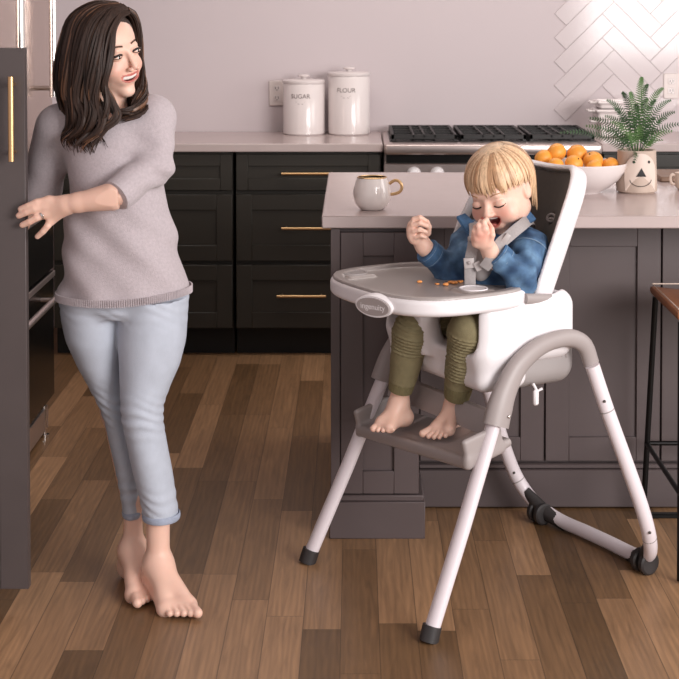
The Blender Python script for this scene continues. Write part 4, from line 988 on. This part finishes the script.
# ---------------------------------------------------------------- woman
WM = (230, 189, 170)
HWm = Head(P(107.5, 53, 3.84), 49, 6, 15, .226, False); HWm.build()
WS = SDF(); WS.u(HWm.S); nk0 = P(104, 101, 3.87); WS.u(rc(HWm.W(0, -.10, -.25), nk0, .050, .052), .015); WS.u(rc(nk0, P(104, 120, 3.87), .052, .09), .03)
# left hand (image right arm) on the door edge
hL = SDF()
hL.u(rc(P(112, 196.5, 3.70), P(78, 202.5, 3.705), .0345, .0235)); hL.u(rc(P(78, 202.5, 3.705), P(66, 204.5, 3.708), .0235, .0215), .01)
kn = [P(49, 200.5, 3.713), P(46.5, 206.5, 3.712), P(47.5, 213, 3.714), P(52, 219.5, 3.718)]
for i, k_ in enumerate(kn): hL.u(rc(P(67, 202.5 + i * 1.6, 3.71), k_, .0160, .0115), .012)
for fg, rr in (([kn[0], P(37, 202.5, 3.708), P(28.5, 206, 3.709), P(21, 209, 3.7145)], .0094), ([kn[1], P(34.5, 209, 3.706), P(26.5, 212, 3.708), P(19, 215.5, 3.7145)], .0096),
               ([kn[2], P(37, 217.5, 3.707), P(30, 221.5, 3.709), P(22.5, 225, 3.7150)], .0092), ([kn[3], P(47.5, 226, 3.711), P(43, 231.5, 3.712), P(37.5, 236.5, 3.718)], .0082),
               ([P(64, 203, 3.725), P(54, 202, 3.755), P(44, 203, 3.782), P(36, 206, 3.79)], .0108)):
    chain(hL, fg, [rr * (1.12 - .10 * i) for i in range(4)], .0015, first=.008)
# other hand gripping behind the door
hR = SDF(); hR.u(rc(P(38, 200, 3.90), P(26, 216, 3.86), .030, .024)); hR.u(rc(P(26, 214, 3.86), P(20, 224, 3.84), .024, .022), .01)
kr = [P(12, 222, 3.815), P(13, 229, 3.815), P(15, 236, 3.818), P(18, 242, 3.822)]
for k_ in kr: hR.u(rc(P(21, 222, 3.84), k_, .016, .012), .012)
for i, k_ in enumerate(kr): chain(hR, [k_, k_ + Vector((-.026, -.008, -.008)), k_ + Vector((-.045, -.014, -.016)), k_ + Vector((-.062, -.014, -.026))], [.0100, .0092, .0086, .0078], .0015, first=.008)
chain(hR, [P(24, 214, 3.84), P(17, 209, 3.82), P(10, 208, 3.80)], [.012, .0105, .009], .002, first=.008)
# legs/feet
feet = []
for (ax, ay, Y, hd, rot) in ((158, 536, 3.83, 0, .55), (133, 532, 3.93, 0, .35)):
    an = P(ax, ay, Y); an.z = .085; F = Vector((math.sin(rot), -math.cos(rot), 0)); sd = Vector((F.y, -F.x, 0)) * (1 if ax > 150 else 1); up = Vector((0, 0, 1))
    S = SDF(); S.u(rc(P(ax, 500, Y), an, *((.030, .029) if ax > 150 else (.022, .027)))); heel = an - F * .038 - up * .052; S.u(ell(heel, (.031, .034, .032)), .02); S.u(rc(an, heel, .030, .028), .02)
    sg = 1 if ax < 150 else -1
    b1 = an + F * .125 + sd * sg * .026 - up * .066; b2 = an + F * .105 - sd * sg * .030 - up * .070
    S.u(rc(an, b1, .030, .019), .03); S.u(rc(an, b2, .026, .015), .03); S.u(rc(heel, b2, .022, .014), .02); S.u(rc(b1, b2, .018, .014), .015)
    for i in range(5):
        t = i / 4; st = b1 * (1 - t) + b2 * t; e = st + F * (.050 - .020 * t) - up * .002; e.z = max(e.z, .010); chain(S, [st, (st + e) / 2 + up * .003, e], [(.0125, .0095, .009, .0085, .008)[i]] * 3, .002, first=.008)
    S.u(ell(an + sd * .026 + up * .0, (.012, .012, .012)), .01); S.u(ell(an - sd * .026, (.012, .012, .012)), .01); feet.append((S, an, F))
bodyw = SDF(); bodyw.u(col_px([(112, 72, 140, 3.87, .06), (150, 76, 148, 3.87, .08), (200, 80, 160, 3.87, .08), (260, 80, 166, 3.87, .08), (290, 84, 168, 3.87, .07), (304, 88, 164, 3.87, .06)]))
for (hp, kn_, an) in ((P(150, 300, 3.87), P(142, 412, 3.82), P(160, 505, 3.84)), (P(98, 300, 3.88), P(115, 412, 3.925), P(133, 505, 3.95))):
    bodyw.u(rc(hp, kn_, .055, .034), .02); bodyw.u(rc(kn_, an, .034, .028), .02)
bodyw.u(rc(P(148, 118, 3.86), P(154, 165, 3.80), .030, .026), .02); bodyw.u(rc(P(154, 165, 3.80), P(118, 195, 3.705), .028, .026), .02)
bodyw.u(rc(P(60, 124, 3.88), P(44, 180, 3.94), .035, .032), .02); bodyw.u(rc(P(44, 180, 3.93), P(38, 198, 3.90), .032, .028), .02)
lo, hi = bounds([HWm.W(-.5, 0, 0), HWm.W(.5, 0, 0), HWm.W(0, -.6, 0), HWm.W(0, .6, 0), HWm.W(0, 0, .56), HWm.W(0, 0, -.56), nk0], .02)
gs = [nets(WS, lo, hi, .0025)]
lo, hi = bounds([P(19, 192, 3.70), P(113, 238, 3.79)], .03); gs.append(nets(hL, lo, hi, .0022))
lo, hi = bounds([P(0, 185, 3.80), P(42, 250, 3.94)], .03); gs.append(nets(hR, lo, hi, .003))
for S, an, F in feet:
    lo, hi = bounds([an - F * .08, an + F * .20, an + Vector((0, 0, .16))], .05); lo[2] = -.004; gs.append(nets(S, lo, hi, .003))
gs.append(nets(bodyw, (-1.0, 3.6, .18), (-.3, 4.1, 1.28), .010))
g = merge(*gs); V = np.array(g.v); Cw = HWm.color(V, WM)
woman = obj('person', g, M['skin'], origin=(-.55, 3.87, 0), colors=lin_arr(Cw))
tag(woman, 'smiling person with long dark hair in grey sweater and pale blue jeans, standing at left', 'person')
face_bits(HWm, woman, False)
# ring
rc0, rc1 = P(42.5, 215, 3.710), P(41, 215.8, 3.709); obj('ring', G().tube([rc0, rc1], .0118, 20, cap=False).ball(P(43, 215.5, 3.697), .0028), M['chrome'], woman, world=True)

# sweater
SW = SDF(); SW.u(col_px([(99, 92, 122, 3.87, .05), (106, 74, 146, 3.87, .07), (118, 62, 158, 3.865, .095), (140, 62, 158, 3.86, .115), (165, 66, 160, 3.86, .118), (195, 69, 166, 3.86, .112), (225, 66, 175, 3.86, .110),
                         (255, 63, 182, 3.86, .116), (280, 60, 187, 3.86, .122), (306, 57.5, 190.5, 3.86, .126)], 11))
shL, elL, cuL = P(152, 119, 3.855), P(155, 165, 3.79), P(116, 195.5, 3.70)
shR, elR, cuR = P(59, 128, 3.88), P(42, 186, 3.925), P(33, 209, 3.88)
SW.u(rc(shL, elL, .060, .047), .04); SW.u(rc(elL, cuL, .046, .0385), .015)
SW.u(rc(shR, elR, .060, .048), .04); SW.u(rc(elR, cuR, .048, .038), .015)
def folds(p):
    d = .0030 * wob(p, 26, 1) + .0020 * wob(p, 60, 2)
    # long diagonal drape folds over the belly
    x = p[:, 0]; z = p[:, 2]; a = np.sin((x * .9 + z * .55) * 42 + 1.0) * np.exp(-((z - .86) / .13) ** 2) * np.clip((.05 + 3.88 - p[:, 1]) * 20, 0, 1)
    q = p - np.array(tuple(elL)); b = np.exp(-(np.linalg.norm(q, axis=1) / .075) ** 2) * np.sin(q @ np.array([60, 0, 110]))
    return d - .0042 * a - .004 * b
SW.warp(folds); SW.warp(lambda p: .0035 * np.sin(p[:, 0] * 55 + p[:, 2] * 38 + 2 * np.sin(p[:, 2] * 14)) * np.clip((1.20 - p[:, 2]) * 3, 0, 1))
hz1 = P(75, 298, 3.86).z; hz2 = P(188, 291.5, 3.86).z
hx1, hx2 = P(75, 301, 3.86).x, P(188, 294, 3.86).x
def hemcut(p):
    base = hz1 + (hz2 - hz1) * np.clip((p[:, 0] - hx1) / (hx2 - hx1), 0, 1) - .006 * np.sin(np.clip((p[:, 0] - hx1) / (hx2 - hx1), 0, 1) * PI)
    arm = 0; return base - p[:, 2]
SW.i(hemcut)
for a, b in ((elL, cuL), (elR, cuR)):
    d = np.array(tuple((Vector(b) - Vector(a)).normalized())); SW.s_((lambda b, d: (lambda p: np.maximum(-((p - np.array(tuple(b))) @ d), np.linalg.norm(p - np.array(tuple(b)) - d * .04, axis=1) - .062)))(b, d))
SW.s_(rc(P(108, 86, 3.86), P(110, 104, 3.83), .07, .058), .006)
sw = obj('sweater', nets(SW, (-.95, 3.58, .72), (-.36, 4.12, 1.32), .0048), M['sweater'], woman, world=True)
d = (Vector(cuL) - Vector(elL)).normalized(); c0 = Vector(cuL)
obj('sleeve_cuff', G().tube([c0 - d * .020, c0 - d * .018, c0 + d * .001, c0 + d * .002], [.038, .0405, .0400, .036], 30), M['sweater'], sw, world=True)
# ribbed hem: short ribs around the bottom
g = G()
for i in range(190):
    a = 2 * PI * i / 190; cx_ = (P(57.5, 300, 3.86).x + P(190.5, 300, 3.86).x) / 2; rx_ = (P(190.5, 300, 3.86).x - P(57.5, 300, 3.86).x) / 2 + .0035; x = cx_ + rx_ * math.cos(a); y = 3.86 + .1300 * math.sin(a)
    t = min(1, max(0, (x - hx1) / (hx2 - hx1))); z = hz1 + (hz2 - hz1) * t - .006 * math.sin(t * PI); g.tube([(x, y, z - .001), (x, y, z + .018)], .0018, 5)
obj('ribbed_hem', g, M['sweater'], sw, world=True)

# jeans
JN = SDF()
JN.u(col_px([(296, 117, 187.5, 3.86, .108), (315, 117, 188, 3.86, .104), (340, 118, 186, 3.85, .098), (365, 119, 180, 3.84, .086), (385, 120, 171, 3.83, .074), (405, 121, 163, 3.82, .066), (420, 122, 162.5, 3.82, .064), (440, 126, 166, 3.83, .066),
             (465, 132, 171, 3.84, .066), (490, 138, 175, 3.84, .060), (518, 143.5, 179, 3.84, .054)], 7))
JN.u(col_px([(296, 60, 128, 3.88, .105), (315, 61, 126, 3.885, .102), (340, 66.5, 125, 3.89, .096), (365, 78, 125, 3.905, .084), (385, 89, 126, 3.92, .074), (405, 100, 127.5, 3.925, .066), (420, 105.5, 129, 3.93, .062), (440, 109, 134, 3.94, .062),
             (465, 115, 139, 3.95, .060), (490, 120, 141.5, 3.95, .054), (514, 123.5, 143, 3.95, .048)], 7), .004)
JN.u(col_px([(288, 62, 186, 3.87, .110), (306, 62, 186, 3.87, .106), (314, 84, 160, 3.87, .09)], 5), .012)
def jf(p):
    z = p[:, 2]; k = np.exp(-((z - P(150, 412, 3.84).z) / .05) ** 2) + .8 * np.exp(-((z - P(150, 500, 3.84).z) / .04) ** 2) + .6 * np.exp(-((z - P(150, 305, 3.84).z) / .04) ** 2)
    return .0014 * wob(p, 40, 5) + .0016 * k * np.sin(z * 230 + p[:, 0] * 80 + 2.5 * np.sin(p[:, 0] * 45 + z * 20))
JN.warp(jf)
jn = obj('jeans', nets(JN, (-.80, 3.68, .14), (-.38, 4.06, .86), .0048), M['jeans'], woman, world=True)
for (py, xl, xr, Y, ry) in ((515, 143.2, 179.3, 3.84, .0555), (511, 123.2, 143.2, 3.95, .0495)):
    a, b = P(xl, py, Y), P(xr, py, Y); cx_ = (a.x + b.x) / 2; rx_ = (b.x - a.x) / 2; z = a.z; g = G(); ring = [(cx_ + rx_ * math.cos(t) * 1.01, Y + ry * math.sin(t) * 1.01, z) for t in np.linspace(0, 2 * PI, 48)]
    g.tube(ring, .0085, 8, flat=(1, .28), up=(0, 0, 1), cap=False); obj('trouser_hem', g, M['hem'], jn, world=True)
def seam_line(pts, nm='seam'): return G().tube(pts, .0012, 5)

# hair: guide curves around the head, interpolated into many locks
GU = [
 [(129, 13, 3.80), (122, 17, 3.785), (115, 30, 3.758), (112.5, 48, 3.742), (110.5, 66, 3.735), (109, 84, 3.738), (112, 100, 3.745), (114, 116, 3.75), (107, 130, 3.745), (109, 147, 3.74)],
 [(126, 8, 3.81), (114, 13, 3.775), (104, 30, 3.748), (99, 52, 3.733), (96, 74, 3.733), (95, 95, 3.738), (100, 112, 3.74), (99, 130, 3.738), (90, 143, 3.735), (94, 159, 3.735)],
 [(122, 5, 3.82), (104, 9, 3.79), (90, 24, 3.762), (83, 46, 3.752), (79, 70, 3.755), (77, 95, 3.758), (82, 114, 3.752), (83, 130, 3.748), (75, 142, 3.748), (82, 158, 3.745)],
 [(118, 3, 3.84), (94, 5, 3.825), (75, 18, 3.81), (67, 42, 3.80), (63, 66, 3.80), (62, 92, 3.80), (68, 110, 3.79), (71, 127, 3.785), (65, 139, 3.78), (74, 155, 3.775)],
 [(115, 2.5, 3.87), (92, 3.5, 3.875), (70, 17, 3.88), (61, 42, 3.885), (57, 66, 3.885), (56.5, 90, 3.88), (62, 106, 3.87), (66, 122, 3.86), (61, 134, 3.85), (70, 144, 3.84)],
 [(116, 3, 3.89), (100, 5, 3.92), (80, 20, 3.94), (69, 45, 3.95), (64, 70, 3.95), (64, 95, 3.945), (72, 112, 3.94), (76, 128, 3.93), (80, 138, 3.92), (88, 142, 3.90)],
 [(120, 4, 3.90), (118, 10, 3.935), (108, 25, 3.955), (98, 48, 3.96), (94, 72, 3.955), (96, 95, 3.95), (104, 110, 3.94), (110, 120, 3.93), (112, 130, 3.92), (110, 138, 3.90)],
 [(124, 6, 3.89), (130, 13, 3.92), (134, 30, 3.94), (135, 52, 3.94), (136, 72, 3.93), (139, 90, 3.90), (141, 103, 3.84), (138, 114, 3.79), (128, 119, 3.775), (120, 126, 3.77)],
 [(127, 8, 3.87), (135, 14, 3.895), (139.5, 28, 3.915), (141, 48, 3.918), (142, 66, 3.912), (144, 84, 3.895), (145, 98, 3.84), (141, 110, 3.785), (131, 117, 3.77), (120, 116, 3.765)],
 [(129, 11, 3.835), (135, 17, 3.87), (139, 30, 3.90), (140.5, 46, 3.907), (141.5, 62, 3.90), (143, 80, 3.885), (143, 94, 3.84), (137, 105, 3.79), (127, 110, 3.77), (117, 108, 3.765)],
]
GUN = [np.array([tuple(P(*q)) for q in gq]) for gq in GU]; GUN = [spline(gq, 34) for gq in GUN]
rg = np.random.RandomState(11); ga, gb = G(), G(); hc = np.array(tuple(P(106, 55, 3.85)))
NG = len(GUN)
for i in range(560):
    s = rg.uniform(0, NG - 1.001); a = int(s); f = s - a; c = GUN[a] * (1 - f) + GUN[a + 1] * f
    lay = rg.uniform(-.016, .004); t = np.linspace(0, 1, len(c)); cen = hc.copy(); out = c - cen; out[:, 2] *= .15; out /= (np.linalg.norm(out, axis=1)[:, None] + 1e-6)
    c = c + out * lay; ph = 2.2 * math.floor(s * 3) + rg.normal(0, .45); amp = .002 + .016 * np.clip((t - .40) / .5, 0, 1)
    sdv = np.cross(out, np.array([0, 0, 1.0])); wv = np.sin(ph + t * 15) * amp
    c = c + sdv * wv[:, None] + out * (np.cos(ph + t * 15) * amp * .6)[:, None]
    e = int(len(c) * rg.uniform(.88, 1.0)); c = c[:e]; m = len(c); rr = rg.uniform(.0022, .0060)
    rad = [rr * min(1, .5 + j / 6) * (1 if j < m - 5 else max(.12, (m - 1 - j) / 5)) for j in range(m)]
    (ga if rg.rand() < .80 else gb).tube(c, rad, 5, flat=(.55, 1.0), up=out[0])
cap = SDF(); cap.u(ell(HWm.W(0, -.085, .145), np.array((.355, .425, .365)) * HWm.sc, HWm.R))
cap.i(lambda p: ((HWm.loc(p)[:, 1] - (.12 + .55 * np.clip(HWm.loc(p)[:, 2] - .12, -.5, .5)))) * HWm.sc, .01)
cap.u(rc(P(88, 60, 3.88), P(86, 105, 3.87), .072, .062), .02); cap.u(rc(P(86, 105, 3.86), P(90, 128, 3.83), .062, .05), .02)
cap.s_(ell(HWm.W(0, .40, -.1), np.array((.34, .36, .5)) * HWm.sc, HWm.R), .01)
lo, hi = (-.80, 3.68, 1.10), (-.50, 4.02, 1.53)
hair = obj('hair', merge(nets(cap, lo, hi, .006), ga), M['whair'], woman, world=True)
obj('hair_highlights', gb, M['whair2'], hair, world=True)
